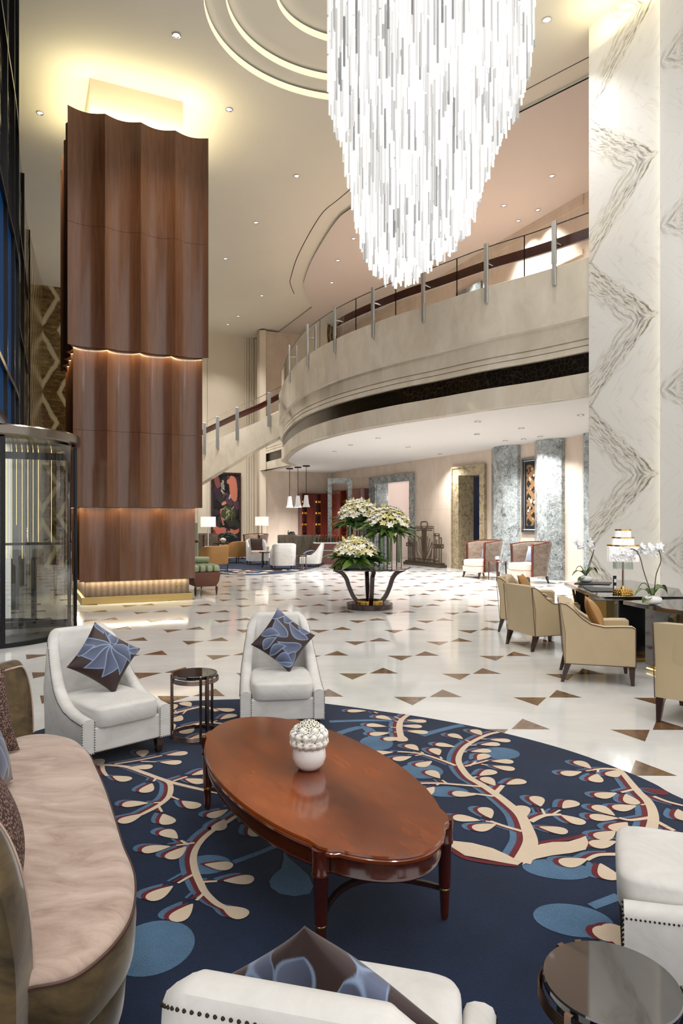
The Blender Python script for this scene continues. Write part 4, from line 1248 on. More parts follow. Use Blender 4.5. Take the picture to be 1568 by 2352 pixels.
mb = MB(); mb.tube([r_[4]+Vector((0,0,.004)) for r_ in rings], .005, 6); mb.build('piping', MT['sofaseat'], so)
for x, y in ((-.9,1.98),(-1.5,3.55),(-1.75,3.1),(-1.25,2.0)):
    mb = MB(); mb.lathe([(.02,0),(.028,.07)], 14, 0, (x-SO.x,y-SO.y,0)); mb.build('leg', MT['darkwood'], so)
def sofapillow(label, name, px, py, z, seed, yaw, tilt, S=.42, roll=0):
    M = Matrix.Translation((px,py,z+RT)) @ Matrix.Rotation(yaw, 4, 'Z') @ Matrix.Rotation(-tilt, 4, 'X') @ Matrix.Rotation(roll, 4, 'Y')
    return pillow(name, label, S, .15, MT['tweed'] if seed is None else MT['pillow'], seed, M)
sofapillow('brown tweed cushion at the far end of the curved sofa', 'cushion', -1.78, 3.28, .65, None, face(.8,-.5), R(18))
sofapillow('blue and brown leaf patterned cushion on the sofa between two tweed ones', 'cushion', -1.48, 2.80, .655, 1, face(.93,.2), R(20), .42)
sofapillow('brown tweed cushion at the near end of the curved sofa', 'cushion', -1.08, 2.11, .66, None, face(.85,.4), R(18), .42)

# ================================================================== BEIGE CLUB CHAIRS AT THE DESKS
def club_chair(label, loc, rz):
    t = thing('club_chair', label, 'armchair', loc, rz, )
    W, D = .64, .66; z0 = .19
    def armz(y):     # y from 0 front to D back
        return interp(y, [0,.03,.12,.28,.40,.48,.54,.60,D], [.565,.585,.585,.575,.60,.66,.735,.79,.80])
    ys = [0,.012,.03,.08,.15,.22,.28,.34,.40,.44,.48,.51,.54,.57,.60,.625,D-.012]
    for sx in (-1, 1):
        mb = MB(); rings = []
        for y in ys:
            xo = sx*W/2; xi = sx*(W/2-.085); z = armz(y); bk = .05*max(0,(z-.5)/.3)*(y/D)
            r = .02
            rings.append([Vector((xo,y-D/2,z0)), Vector((xo,y-D/2,(z0+z)/2)), Vector((xo,y-D/2+bk,z-r)), Vector((xo-sx*.02,y-D/2+bk,z)), Vector((xi+sx*.02,y-D/2+bk,z)), Vector((xi,y-D/2+bk,z-r)), Vector((xi,y-D/2,(z0+z)/2)), Vector((xi,y-D/2,z0))])
        mb.loft(rings); mb.build('arm', MT['beige'], t, angle=45, recalc=True)
        pl = MB()
        line = [Vector((sx*(W/2+.001), -D/2-.001, z0))]+[Vector((sx*(W/2+.001), y-D/2+.05*max(0,(armz(y)-.5)/.3)*(y/D), armz(y)-.01)) for y in ys]+[Vector((sx*(W/2+.001), D/2+.05, .79)), Vector((sx*(W/2+.001), D/2+.001, z0)), Vector((sx*(W/2+.001), -D/2, z0))]
        pl.tube(line, .0045, 5); pl.build('piping', MT['piping'], t)
    mb = MB(); mb.loft([[Vector((x, y+.05*max(0,(z-.5)/.3), z)) for x, y in ((-W/2+.08,D/2-.10),(W/2-.08,D/2-.10),(W/2-.004,D/2),(-W/2+.004,D/2))] for z in (z0+.002,.5,.70,.785,.798)]); mb.build('backrest', MT['beige'], t, recalc=True, angle=30)
    mb = MB(); mb.box(-W/2+.08, W/2-.08, -D/2+.01, D/2-.08, z0, .33); mb.build('seat_base', MT['beige'], t)
    mb = MB(); mb.superell(W-.18, .52, .16, .3, .3, (0,-.055,.40), 32, 10); mb.build('seat_cushion', MT['beige'], t)
    mb = MB(); mb.superell(W-.2, .15, .40, .4, .35, (0,D/2-.14,.63), 28, 12, 0, Matrix.Rotation(R(-8),4,'X')); mb.build('back_cushion', MT['beige'], t)
    for sx in (-1, 1):
        for sy, k in ((-1, .01), (1, .055)):
            mb = MB(); x, y = sx*(W/2-.035), sy*(D/2-.035)
            mb.loft([[Vector((x+ox+a*s, y+oy+b_*s, z)) for a, b_ in ((-1,-1),(1,-1),(1,1),(-1,1))] for z, s, ox, oy in ((0,.015,sx*.0,sy*k),(z0,.030,0,0))]); mb.build('leg', MT['darkwood'], t, recalc=True)
    return t
def chairpos(rear, bdir, fdir, W=.57, D=.66):
    """rear: near rear foot on the floor, bdir: along the back to the other rear foot, fdir: facing"""
    b_ = Vector((*bdir,0)).normalized(); f = Vector((*fdir,0)).normalized()
    c = Vector((*rear,0))+b_*(W/2)+f*(D/2-.0)
    return c, face(f.x, f.y)
CC3 = chairpos((2.235,6.85), (.28,.96), (.96,-.28))
CC2 = chairpos((2.365,8.41), (-.31,.95), (.95,.31))
CC1 = chairpos((2.306,9.92), (.446,.895), (.895,-.446))
CC4 = chairpos((2.56,5.50), (.75,-.66), (.66,.75))
cc3 = club_chair('beige leather club chair with brown piping seen side-on before the black desk', *CC3)
cc2 = dup(cc3, CC2[0], CC2[1], 'beige leather club chair seen from its back, second from the white pillar')
cc1 = dup(cc3, CC1[0], CC1[1], 'beige leather club chair mostly hidden behind another, farthest from the camera')
cc4 = dup(cc3, CC4[0], CC4[1], 'beige leather club chair cut by the right edge of the photo')
for cc, lab in ((CC3, 'tan silk cushion inside the side-on club chair'), (CC1, 'tan silk cushion inside the farthest club chair')):
    o = pillow_mesh('cushion', .36, .13, MT['tan'], None, 20)
    o.matrix_world = Matrix.Translation(cc[0]) @ Matrix.Rotation(cc[1],4,'Z') @ Matrix.Translation((0,.03,.66)) @ Matrix.Rotation(R(-26),4,'X')
    tag(o, lab, 'cushion')

# ================================================================== BLACK DESKS
def deskpoly(poly, z0, z1, mb, mat=0): mb.prism([(p[0],p[1]) for p in poly], z0, z1, mat)
db = thing('desk', 'long black lacquer desk with the crystal lamp and gold V legs before the white pillar', 'desk', (3.5,8.7,0), 0)
o0 = Vector((3.5,8.7,0))
def loc(*pts): return [Vector((x,y,0))-o0 for x, y in pts]
mb = MB(); deskpoly(loc((2.90,7.7),(3.86,7.7),(4.25,8.6),(4.16,9.84),(3.6,9.95),(3.08,9.45)), .715, .76, mb); mb.build('desk_top', MT['blackgloss'], db, bevel=.004)
mb = MB(); deskpoly(loc((3.14,7.78),(3.72,7.78),(3.72,8.1),(3.14,8.1)), .05, .715, mb); mb.build('pedestal', MT['blackgloss'], db)
mb = MB(); deskpoly(loc((3.22,9.40),(3.40,9.62),(3.55,9.5),(3.37,9.28)), 0, .715, mb); mb.build('end_panel', MT['darkmetal'], db)
mb = MB(); deskpoly(loc((3.02,8.16),(3.14,8.10),(3.5,8.9),(3.42,9.0)), .25, .66, mb); mb.build('drawer_unit', MT['brass'], db)
def vleg(p, q, par, mat=MT['gold'], r=.02):
    mb = MB(); mb.tube([p, q], r, 4, square=True); return mb.build('v_leg', mat, par)
ax_ = Vector((3.10,8.75,.02))-o0
vleg(ax_, Vector((2.98,8.2,.715))-o0, db); vleg(ax_, Vector((3.13,9.25,.715))-o0, db)
mb = MB(); deskpoly(loc((3.16,7.83),(3.70,7.83),(3.70,8.05),(3.16,8.05)), 0, .05, mb); mb.build('gold_plinth', MT['gold'], db)
da = thing('desk', 'nearest black lacquer desk holding the right orchid, with a glowing gold plinth', 'desk', (3.7,7.0,0), 0)
o0 = Vector((3.7,7.0,0))
mb = MB(); deskpoly(loc((3.07,7.45),(3.22,6.78),(3.5,6.3),(4.5,6.3),(4.6,7.2),(4.0,7.62)), .70, .745, mb); mb.build('desk_top', MT['blackgloss'], da, bevel=.004)
mb = MB(); deskpoly(loc((3.30,7.42),(3.42,6.9),(3.52,6.72),(4.1,6.9),(3.9,7.45)), .06, .70, mb); mb.build('pedestal', MT['blackgloss'], da)
mb = MB(); deskpoly(loc((3.34,7.38),(3.45,6.94),(3.54,6.78),(4.06,6.93),(3.86,7.40)), 0, .06, mb); mb.build('gold_plinth', MT['gold'], da)
mb = MB(); mb.tube(loc((3.29,7.36),(3.41,6.88),(3.51,6.70)), .008, 6); mb.v = [(x,y,z+.03) for x,y,z in mb.v]; mb.build('light_strip', MT['warmglow'], da)
vleg(Vector((3.75,6.5,.02))-o0, Vector((3.55,6.4,.70))-o0, da); vleg(Vector((3.75,6.5,.02))-o0, Vector((3.95,6.45,.70))-o0, da)
def pad(label, pts, z):
    mb = MB(); mb.prism(pts, z, z+.008); return tag(mb.build('desk_pad', MT['darkpad'], bevel=.002), label, 'desk pad')
pad('dark leather pad on the black desk under the left orchid', [(3.14,9.22),(3.30,9.52),(3.72,9.40),(3.56,9.08)], .7615)
pad('dark leather pad on the black desk beside the crystal lamp', [(3.0,8.22),(3.10,8.78),(3.42,8.60),(3.26,8.20)], .7615)
pad('leather pad at the near edge of the closest desk', [(3.58,6.38),(3.42,6.85),(3.95,6.95),(4.12,6.42)], .7465)

# crystal table lamp
lm = thing('table_lamp', 'tiered crystal table lamp with a gold base on the black desk', 'lamp', (3.305,8.02,.7605), 0)
mb = MB(); mb.lathe([(.10,0),(.10,.035),(.095,.05),(.03,.055),(.022,.075),(.012,.09)], 32); mb.build('base', MT['gold'], lm)
mb = MB()
for k in range(24):
    a = 2*PI*k/24; mb.ball((.108*math.cos(a),.108*math.sin(a),.018), .012, 6); mb.ball((.1*math.cos(a+.13),.1*math.sin(a+.13),.042), .011, 6)
mb.build('base_beads', MT['gold'], lm)
mb = MB(); mb.lathe([(.011,.08),(.011,.62)], 16); mb.build('stem', MT['bronze'], lm)
for nm, r, z0, z1, mat in (('crystal_tier',.105,.285,.44,'vaseglass'),('crystal_tier',.172,.375,.555,'crystal'),('crystal_tier',.116,.555,.645,'crystal'),('crystal_tier',.083,.645,.735,'crystal')):
    mb = MB(); n = int(r*2*PI/.017)
    for k in range(n):
        a = 2*PI*k/n; mb.tube([(r*math.cos(a),r*math.sin(a),z0+(.006 if k % 2 else 0)),(r*math.cos(a),r*math.sin(a),z1)], .0062, 4)
    mb.build(nm, MT[mat], lm, angle=None)
for r, z in ((.174,.556),(.119,.646),(.086,.736)):
    mb = MB(); mb.lathe([(r-.004,z),(r+.004,z),(r+.004,z+.018),(r-.004,z+.018),(r-.004,z)], 40, caps=False); mb.build('gold_ring', MT['gold'], lm)
mb = MB()
for k in range(4):
    a = PI/2*k+.4; mb.ball((.06*math.cos(a),.06*math.sin(a),.47), .028, 10)
mb.build('bulbs', MT['lampglow'], lm)

# orchids
def orchid(label, loc, spec, potr, seed):
    t = thing('potted_orchid', label, 'orchid', loc, 0)
    mb = MB(); mb.superell(potr*2, potr*1.7, potr*.95, .8, 1, (0,0,potr*.47), 32, 14); mb.build('pot', MT['whiteceramic'], t)
    for k, (a, l, up) in enumerate(((190,.2,.10),(215,.17,.0),(20,.2,.14),(340,.15,.12),(150,.14,.16),(80,.14,.1))):
        mb = MB(); rows = []; ca, sa = math.cos(R(a)), math.sin(R(a))
        for j in range(8):
            s = j/7; w = .042*math.sin(PI*min(1,s*.93+.05))**.7
            c = Vector((ca*l*s, sa*l*s, potr*.8+up*math.sin(s*PI*.75)-.06*s*s)); nn = Vector((-sa,ca,0))
            rows.append([c-nn*w+Vector((0,0,.01)), c, c+nn*w+Vector((0,0,.01))])
        mb.loft(rows, closed_ring=False, cap=False); mb.build('leaf', MT['leaf'], t)
    rr = random.Random(seed); fl = None
    for path, blooms in spec:
        pts = crom([Vector(p) for p in path], 8)
        mb = MB(); mb.tube(pts, .005, 6); mb.build('flower_stem', MT['darkwood'], t)
        for q in blooms:
            if fl is None:
                mb = MB()
                for k in range(5):
                    a = 2*PI*k/5+.3; w = .022 if k % 2 else .018; rows = []
                    for j in range(5):
                        s = j/4; ww = w*math.sin(PI*min(1,s*.9+.08))**.6; c = Vector((math.cos(a)*.045*s, math.sin(a)*.045*s, .012*s*s)); nn = Vector((-math.sin(a),math.cos(a),0))
                        rows.append([c-nn*ww, c+Vector((0,0,.006)), c+nn*ww])
                    mb.loft(rows, closed_ring=False, cap=False)
                mb.ball((0,0,.008), .008, 6, 0)
                fl = mb.build('blossom', MT['petalwhite'], t); o = fl
            else:
                o = fl.copy(); COL.objects.link(o); o.parent = t
            o.location = q; o.rotation_euler = (R(70)+rr.uniform(-.5,.5), rr.uniform(-.4,.4), rr.uniform(-.8,.8))
    return t
def cluster(c, n, sx, sz, seed):
    rr = random.Random(seed); return [Vector(c)+Vector((rr.uniform(-sx,sx), rr.uniform(-.05,.05), rr.uniform(-sz,sz))) for _ in range(n)]
orchid('white orchid in a pebble pot on the desk end, before the beige wall', (3.36,9.40,.7695), [([(0,0,.08),(.05,0,.26),(.12,0,.46),(.10,0,.56),(.02,0,.56)], cluster((-.02,-.02,.53), 13, .12, .055, 1)), ([(.02,.03,.08),(.09,.03,.3),(.14,.03,.5)], [])], .095, 1)
orchid('two-stemmed white orchid in a pebble pot on the nearest desk', (3.22,7.08,.7465), [([(0,0,.09),(-.08,0,.32),(-.13,0,.50),(-.2,0,.575),(-.32,0,.54)], cluster((-.29,-.02,.53), 7, .10, .05, 2)+cluster((-.36,-.02,.45), 3, .04, .04, 5)), ([(.03,.02,.09),(.05,.02,.3),(.10,.02,.45),(.08,.02,.56)], cluster((.0,.0,.565), 12, .13, .045, 3))], .10, 2)
# clear acrylic stand and slim dark box next to the lamp
t = thing('sign_holder', 'clear acrylic sign holder on the black desk left of the crystal lamp', 'sign holder', (3.26,8.42,.7605), R(-30))
mb = MB(); mb.box(-.05,.05,-.003,.003,.012,.20); mb.build('upright', MT['acrylic'], t); mb = MB(); mb.box(-.055,.055,-.03,.03,0,.012); mb.build('foot', MT['acrylic'], t)
t = thing('card_stand', 'slim dark card stand beside the crystal lamp on the black desk', 'card stand', (3.30,8.25,.7605), R(10))
mb = MB(); mb.box(-.018,.018,-.01,.01,.0,.19); mb.build('body', MT['darkmetal'], t, bevel=.002)
mb = MB(); mb.box(-.014,.014,-.0112,-.0102,.03,.07); mb.box(-.014,.014,-.0112,-.0102,.11,.15); mb.build('card', MT['chrome'], t)
# ================================================================== FLOWER TABLE IN THE MIDDLE
TP = Vector((.515, 12.6, 0))
ft = thing('pedestal_table', 'dark round table with black glass top and curved legs carrying the big lily arrangements', 'table', TP, 0)
TH = .755
mb = MB(); mb.lathe([(.0005,TH-.035),(.70,TH-.035),(.755,TH-.02),(.755,TH),(.0005,TH)], 12, caps=False); mb.build('table_top', MT['blackglass'], ft, angle=20)
mb = MB(); mb.lathe([(.43,0),(.43,.09),(.42,.10),(.0005,.10)], 64, caps=False); mb.build('base', MT['darkwood'], ft, angle=30)
mb = MB(); mb.lathe([(.25,.10),(.25,.15),(.23,.15),(.23,.10)], 48, caps=False); mb.build('gold_collar', MT['gold'], ft, angle=30)
for k in range(4):
    a = R(-90+90*k+4); mb = MB(); pts = crom([Vector((r*math.cos(a), r*math.sin(a), z)) for r, z in ((.20,.10),(.30,.22),(.38,.40),(.43,.55),(.52,.66),(.66,.722))], 5)
    tn = Vector((-math.sin(a), math.cos(a), 0)); rings = []
    for i, p in enumerate(pts):
        d = (pts[min(i+1,len(pts)-1)]-pts[max(i-1,0)]).normalized(); w = d.cross(tn)
        rings.append([p-tn*.038-w*.038, p+tn*.038-w*.038, p+tn*.038+w*.038, p-tn*.038+w*.038])
    mb.loft(rings); mb.build('leg', MT['darkwood'], ft, recalc=True)
# lilies
def lilymesh(r, opened):
    mb = MB()
    for k in range(6):
        a = 2*PI*k/6; w = r*(.30 if k % 2 else .24); rows = []
        for j in range(5):
            s = j/4
            if opened: c = Vector((math.cos(a)*r*.95*s**1.3, math.sin(a)*r*.95*s**1.3, r*1.0*s-.35*r*s**4))
            else: c = Vector((math.cos(a)*r*.24*math.sin(PI*s*.92+.1), math.sin(a)*r*.24*math.sin(PI*s*.92+.1), r*1.5*s))
            ww = w*math.sin(PI*min(1,s*.9+.06))**.8; nn = Vector((-math.sin(a),math.cos(a),0))
            rows.append([c-nn*ww, c-Vector((math.cos(a),math.sin(a),0))*r*.04, c+nn*ww])
        mb.loft(rows, closed_ring=False, cap=False)
    return mb
def leafmesh(L, w):
    mb = MB(); rows = []
    for j in range(7):
        s = j/6; ww = w*math.sin(PI*min(1,s*.93+.05))**.8; c = Vector((0, 0, 0))+Vector((L*s, 0, .25*L*s-.45*L*s*s))
        rows.append([c+Vector((0,-ww,.012)), c, c+Vector((0,ww,.012))])
    mb.loft(rows, closed_ring=False, cap=False); return mb
PROTO = {}
def bouquet(t, c, rx, rz, nf, nl, seed, tall):
    rr = random.Random(seed)
    def put(key, mbf, mat, loc_, quat, sc):
        if key not in PROTO:
            o = mbf().build(key[0], mat, t, angle=70); PROTO[key] = o
        else:
            o = PROTO[key].copy(); COL.objects.link(o); o.parent = t
        o.location = loc_; o.rotation_euler = quat.to_euler(); o.scale = (sc,sc,sc)
    for k in range(nf):
        f = (k+.5)/nf; ph = math.acos(1-f*.93); th = k*2.39996
        d = Vector((math.sin(ph)*math.cos(th), math.sin(ph)*math.sin(th), math.cos(ph)))
        p = Vector(c)+Vector((d.x*rx*.80, d.y*rx*.80, d.z*rz*.85))
        dd = (d+Vector((0,0,.75))+Vector((rr.uniform(-.25,.25),rr.uniform(-.25,.25),0))).normalized()
        kind = rr.random(); q = dd.to_track_quat('Z','Y'); q = q @ Matrix.Rotation(rr.uniform(0,6), 3, 'Z').to_quaternion()
        if kind < .70: put(('lily','w'), lambda: lilymesh(.092, True), MT['petal'], p, q, rr.uniform(.8,1.15))
        elif kind < .84: put(('lily','c'), lambda: lilymesh(.082, True), MT['petal2'], p, q, rr.uniform(.8,1.1))
        else: put(('lily_bud','b'), lambda: lilymesh(.075, False), MT['petal2'], p, q, rr.uniform(.9,1.2))
    for k in range(nl):
        th = 2*PI*k/nl*3.3+rr.uniform(-.2,.2); up = rr.uniform(-.35,.35)
        p = Vector(c)+Vector((math.cos(th)*rx*.42, math.sin(th)*rx*.42, rr.uniform(-.5,.1)*rz*.5))
        q = (Matrix.Rotation(th, 3, 'Z') @ Matrix.Rotation(-up, 3, 'Y') @ Matrix.Rotation(rr.uniform(-.6,.6), 3, 'X')).to_quaternion()
        put(('leaf','a') if k % 2 else ('leaf','b'), (lambda: leafmesh(.36, .052)) if k % 2 else (lambda: leafmesh(.31, .046)), MT['leaf'] if k % 2 else MT['leaf2'], p, q, rr.uniform(.8,1.2)*rx/.42)
    mb = MB(); mb.lathe([(rx*.2,-.14),(rx*.62,0),(rx*.66,rz*.35),(rx*.35,rz*.62),(.01,rz*.7)], 18, 0, c); mb.build('foliage', MT['leaf2'], t)
a1 = thing('flower_arrangement', 'low lily arrangement in a green rectangular planter on the dark round table', 'flowers', (.24,12.22,TH+.001), 0)
mb = MB(); mb.box(-.22,.22,-.14,.14,0,.13); mb.build('planter', MT['planter'], a1, bevel=.006)
bouquet(a1, (.02,0,.22), .43, .34, 92, 52, 5, False)
def vases(t, spec):
    for x, y, h, water in spec:
        mb = MB(); mb.lathe([(.045,0),(.052,.006),(.052,h),(.048,h),(.048,.03),(.0005,.03)], 24, 0, (x,y,0), caps=False); v = mb.build('vase', MT['vaseglass'], t, angle=40)
        mb = MB()
        for k in range(5):
            a = 2*PI*k/5; mb.tube([(x+.02*math.cos(a),y+.02*math.sin(a),.10),(x+.03*math.cos(a),y+.03*math.sin(a),h+.12)], .009, 6)
        mb.build('green_stems', MT['stemgreen'], v)
a2 = thing('flower_arrangement', 'tall lily bouquet in clear glass cylinders at the front right of the dark round table', 'flowers', (.84,12.42,TH+.001), 0)
vases(a2, [(-.30,-.02,.62,.3),(-.12,-.10,.62,.3),(.04,.10,.58,.3),(.20,-.06,.60,.3)])
bouquet(a2, (.0,0,.72), .44, .42, 96, 56, 6, True)
a3 = thing('flower_arrangement', 'tall lily bouquet in glass cylinders at the back left of the dark round table', 'flowers', (.33,13.02,TH+.001), 0)
vases(a3, [(-.16,0,.72,.3),(0,.08,.72,.3),(.14,-.02,.72,.3)])
bouquet(a3, (.0,0,.86), .42, .42, 90, 54, 7, True)

# ================================================================== BARREL CHAIRS AND THEIR TABLE BY THE WALL
def barrel_chair(label, loc, rz, W=.86, D=.80, hb=1.04, shell=None, seatm=None, trim=True, hf=.98):
    t = thing('barrel_chair', label, 'armchair', loc, rz)
    shell = shell or MT['taupe']; seatm = seatm or MT['seatpink']
    def pf(f): return interp(f, [0,.3,.6,1.0], [hf,hf+.02,hb-.01,hb])
    mb, tops = ushell(W, D*.72, .20, .07, hf, hb, .16, -.10, .26, pf)
    mb.v = [(x, y-D/2+.22, z) for x, y, z in mb.v]
    mb.build('barrel_back', shell, t, angle=50)
    if trim:
        for sx in (-1, 1):
            mb = MB(); x = sx*(W/2-.035); y = -D/2+.21
            pts = [Vector((x,y,.18)), Vector((x,y,.6)), Vector((x+sx*.01,y-.01,hf-.05)), Vector((x+sx*.02,y-.045,hf+.02))]
            mb.tube(crom(pts,5), .032, 8); mb.build('front_rail', MT['mahogany_dark'], t)
        mb = MB(); mb.tube([tp+Vector((0,-D/2+.22,.005)) for p, nn, tp in tops], .022, 6); mb.build('top_rail', MT['mahogany_dark'], t)
    mb = MB(); mb.superell(W-.12, D-.06, .20, .3, .3, (0,-.03,.42), 32, 10); mb.build('seat_cushion', seatm, t)
    mb = MB(); mb.box(-W/2+.07, W/2-.07, -D/2+.02, D/2-.05, .17, .33); mb.build('seat_base', seatm, t, bevel=.01)
    for sx in (-1, 1):
        for sy in (-1, 1):
            mb = MB(); x, y = sx*(W/2-.08), sy*(D/2-.08)
            mb.loft([[Vector((x+a*s+sx*o_*.3, y+b_*s+sy*o_, z)) for a, b_ in ((-1,-1),(1,-1),(1,1),(-1,1))] for z, s, o_ in ((0,.016,.05),(.09,.02,.015),(.18,.03,0))]); mb.build('leg', MT['darkwood'], t, recalc=True)
    return t
bf = (-.9026,-.4305)
b1p = Vector((3.95,19.3,0)); b2p = Vector((4.84,17.75,0))
bc1 = barrel_chair('taupe velvet barrel chair left of the small red table, before the brown marble doorway', b1p, face(*bf))
bc2 = dup(bc1, b2p, face(*bf), 'taupe velvet barrel chair right of the small red table, with a blue-grey cushion')
o = pillow_mesh('cushion', .42, .14, MT['bluegrey'], None, 20); o.matrix_world = Matrix.Translation(b2p) @ Matrix.Rotation(face(*bf),4,'Z') @ Matrix.Translation((.05,.10,.74)) @ Matrix.Rotation(R(-16),4,'X'); tag(o, 'blue-grey cushion in the right barrel chair by the wall', 'cushion')
o = pillow_mesh('cushion', .42, .14, MT['bluegrey'], None, 20); o.matrix_world = Matrix.Translation(b1p) @ Matrix.Rotation(face(*bf),4,'Z') @ Matrix.Translation((.14,.10,.74)) @ Matrix.Rotation(R(-16),4,'X'); tag(o, 'blue-grey cushion in the left barrel chair by the wall', 'cushion')
rt = thing('occasional_table', 'small oval red wood table between the two barrel chairs', 'side table', (4.22,18.5,0), face(*bf))
mb = MB(); mb.lathe([(.0005,.50),(.33,.50),(.345,.515),(.33,.53),(.0005,.53)], 40, caps=False, sy=.75); mb.build('table_top', MT['mahogany_dark'], rt, angle=30)
for k in range(4):
    a = PI/2*k+PI/4; mb = MB(); mb.tube([(.28*math.cos(a),.2*math.sin(a),0),(.26*math.cos(a),.19*math.sin(a),.50)], [.014,.022], 8); mb.build('leg', MT['mahogany_dark'], rt)
t = thing('flower_bowl', 'tiny white flower bowl on the red table between the barrel chairs', 'flowers in bowl', (4.22,18.5,.531), 0)
mb = MB(); mb.lathe([(.03,0),(.06,.03),(.05,.07)], 20); mb.build('bowl', MT['whiteceramic'], t)
mb = MB()
for k in range(9): mb.ball((.035*math.cos(k*.7),.035*math.sin(k*.7),.085), .025, 8)
mb.build('flowers', MT['petal'], t)

# ================================================================== ART DECO GATE
def onwall(px, off): 
    p = wallP(px, off); return Vector((p.x, p.y, 0))
ga = thing('gate', 'art deco bronze metal screen with stepped top standing before the beige wall', 'gate', onwall(989, .28), RWZ)
mb = MB(); mb.box(-1.22,1.22,-.14,.14,0,.10); mb.box(-1.16,1.16,-.10,.10,.10,.16); mb.build('base', MT['ironbronze'], ga, bevel=.01)
mb = MB(); r = .022
def T(*p, rr=r, cl=False): mb.tube([Vector((x,0,z)) for x, z in p], rr, 6, 0, cl)
T((-.62,.16),(-.62,1.40),(.62,1.40),(.62,.16)); T((-.56,1.34),(.56,1.34)); T((-.50,1.27),(.50,1.27))
for s in (-1, 1):
    T((s*.62,1.16),(s*.95,1.16),(s*.95,.16)); T((s*.62,1.09),(s*.9,1.09)); T((s*1.08,1.02),(s*1.08,.16)); T((s*.95,1.02),(s*1.08,1.02))
    T((s*.70,.16),(s*.70,1.16)); T((s*.80,.3),(s*.80,.95))
    T((s*.60,.78),(s*1.2,.78)); T((s*.60,.68),(s*1.2,.68)); T((s*1.2,.66),(s*1.2,.80))
    for c in (.66,.82,.97): T(*[(s*(c+.05*math.cos(a)), .73+.05*math.sin(a)) for a in [2*PI*k/12 for k in range(12)]], rr=.016, cl=True)
    for w, h in ((.16,1.05),(.30,.98),(.44,.85)):
        T(*[(s*(.05+w*math.sin(u*PI/2)), .22+(h-.22)*u+.1*math.sin(u*PI)) for u in [k/10 for k in range(11)]], rr=.018)
        T(*[(s*(.58-.8*w*(1-u)**2-.05), .18+.75*u*(1-w*.4)) for u in [k/8 for k in range(9)]], rr=.014)
    T((s*.14,1.27),(s*.20,1.40),(s*.22,1.50),(s*.17,1.56),(0,1.57)); T((s*.06,.2),(s*.14,1.40))
T((0,.16),(0,1.34)); T((-.62,.24),(.62,.24)); T((-.95,.22),(-.62,.22)); T((.62,.22),(.95,.22))
mb.build('metalwork', MT['ironbronze'], ga, angle=50)
mb = MB(); mb.prism([(-.10,-.012),(.10,-.012),(.10,.012),(-.10,.012)], .2, .3); 
mb.loft([[Vector((x,y,z)) for x, y in ((-w,-.014),(w,-.014),(w,.014),(-w,.014))] for w, z in ((.03,.2),(.10,.55),(.15,1.2),(.15,1.3))]); mb.build('centre_plate', MT['ironbronze'], ga, angle=None)

# ================================================================== PICTURES
def canvas(name, w, h, nx, nz, fn, mat, par, y):
    us = np.linspace(0,1,nx+1); vs_ = np.linspace(0,1,nz+1); U, V = np.meshgrid(us, vs_, indexing='ij')
    c = fn(U, V).reshape(-1,4)
    mb = MB(); mb.add([((u-.5)*w, y, (v-.5)*h) for u, v in zip(U.ravel(), V.ravel())], [(i*(nz+1)+j, (i+1)*(nz+1)+j, (i+1)*(nz+1)+j+1, i*(nz+1)+j+1) for i in range(nx) for j in range(nz)])
    return mb.build(name, mat, par, angle=None, uvcol=c)
def paint1(U, V):
    rr = random.Random(5); c = np.zeros(U.shape+(4,)); c[...] = srgb(34,28,34)
    def stroke(u0, v0, ru, rv, a, colr, wig=.0):
        ca, sa = math.cos(R(a)), math.sin(R(a)); x = (U-u0)*ca+(V-v0)*2.4*sa; y = -(U-u0)*sa+(V-v0)*2.4*ca
        y = y+wig*np.sin(x*14+u0*9)
        m_ = (np.abs(x/ru)**2.6+np.abs(y/rv)**2.6) < 1
        c[m_] = srgb(*colr)
    for k in range(46):
        stroke(rr.random(), rr.random(), rr.uniform(.08,.3), rr.uniform(.04,.16), rr.uniform(0,180), rr.choice([(62,42,58),(24,24,26),(50,54,46),(88,60,74),(18,18,20),(44,36,44)]), .05)
    for a in ((.16,.90,.10,.22,10,(128,74,74)),(.78,.80,.15,.46,4,(206,126,104)),(.70,.90,.16,.10,40,(206,126,104)),(.42,.56,.09,.06,0,(214,140,118)),(.36,.36,.05,.30,12,(196,112,94)),(.25,.17,.26,.12,-18,(196,112,94)),(.80,.15,.24,.08,5,(200,116,92)),(.55,.22,.06,.22,30,(24,22,26)),(.5,.06,.5,.14,0,(24,32,32)),(.06,.1,.05,.2,0,(120,62,56))): stroke(*a[:5], a[5], .04)
    stroke(.58,.42,.28,.24,25,(70,74,46),.04)
    for k in range(22): stroke(.58+rr.uniform(-.2,.2), .42+rr.uniform(-.08,.08), rr.uniform(.03,.1), .012, rr.uniform(0,180), rr.choice([(200,200,180),(140,146,100),(30,32,24)]), .05)
    for k in range(16): stroke(.40+rr.uniform(-.1,.08), .90-k*.012, .05, .014, rr.uniform(60,120), (190,180,160), .05)
    for k in range(6): stroke(.66, .64+k*.01, .05, .012, 60+k*9, (190,186,180), .05)
    for k in range(14): stroke(rr.uniform(.1,.9), rr.uniform(.05,.18), .09, .008, rr.uniform(-30,30), (110,130,130), .05)
    return c
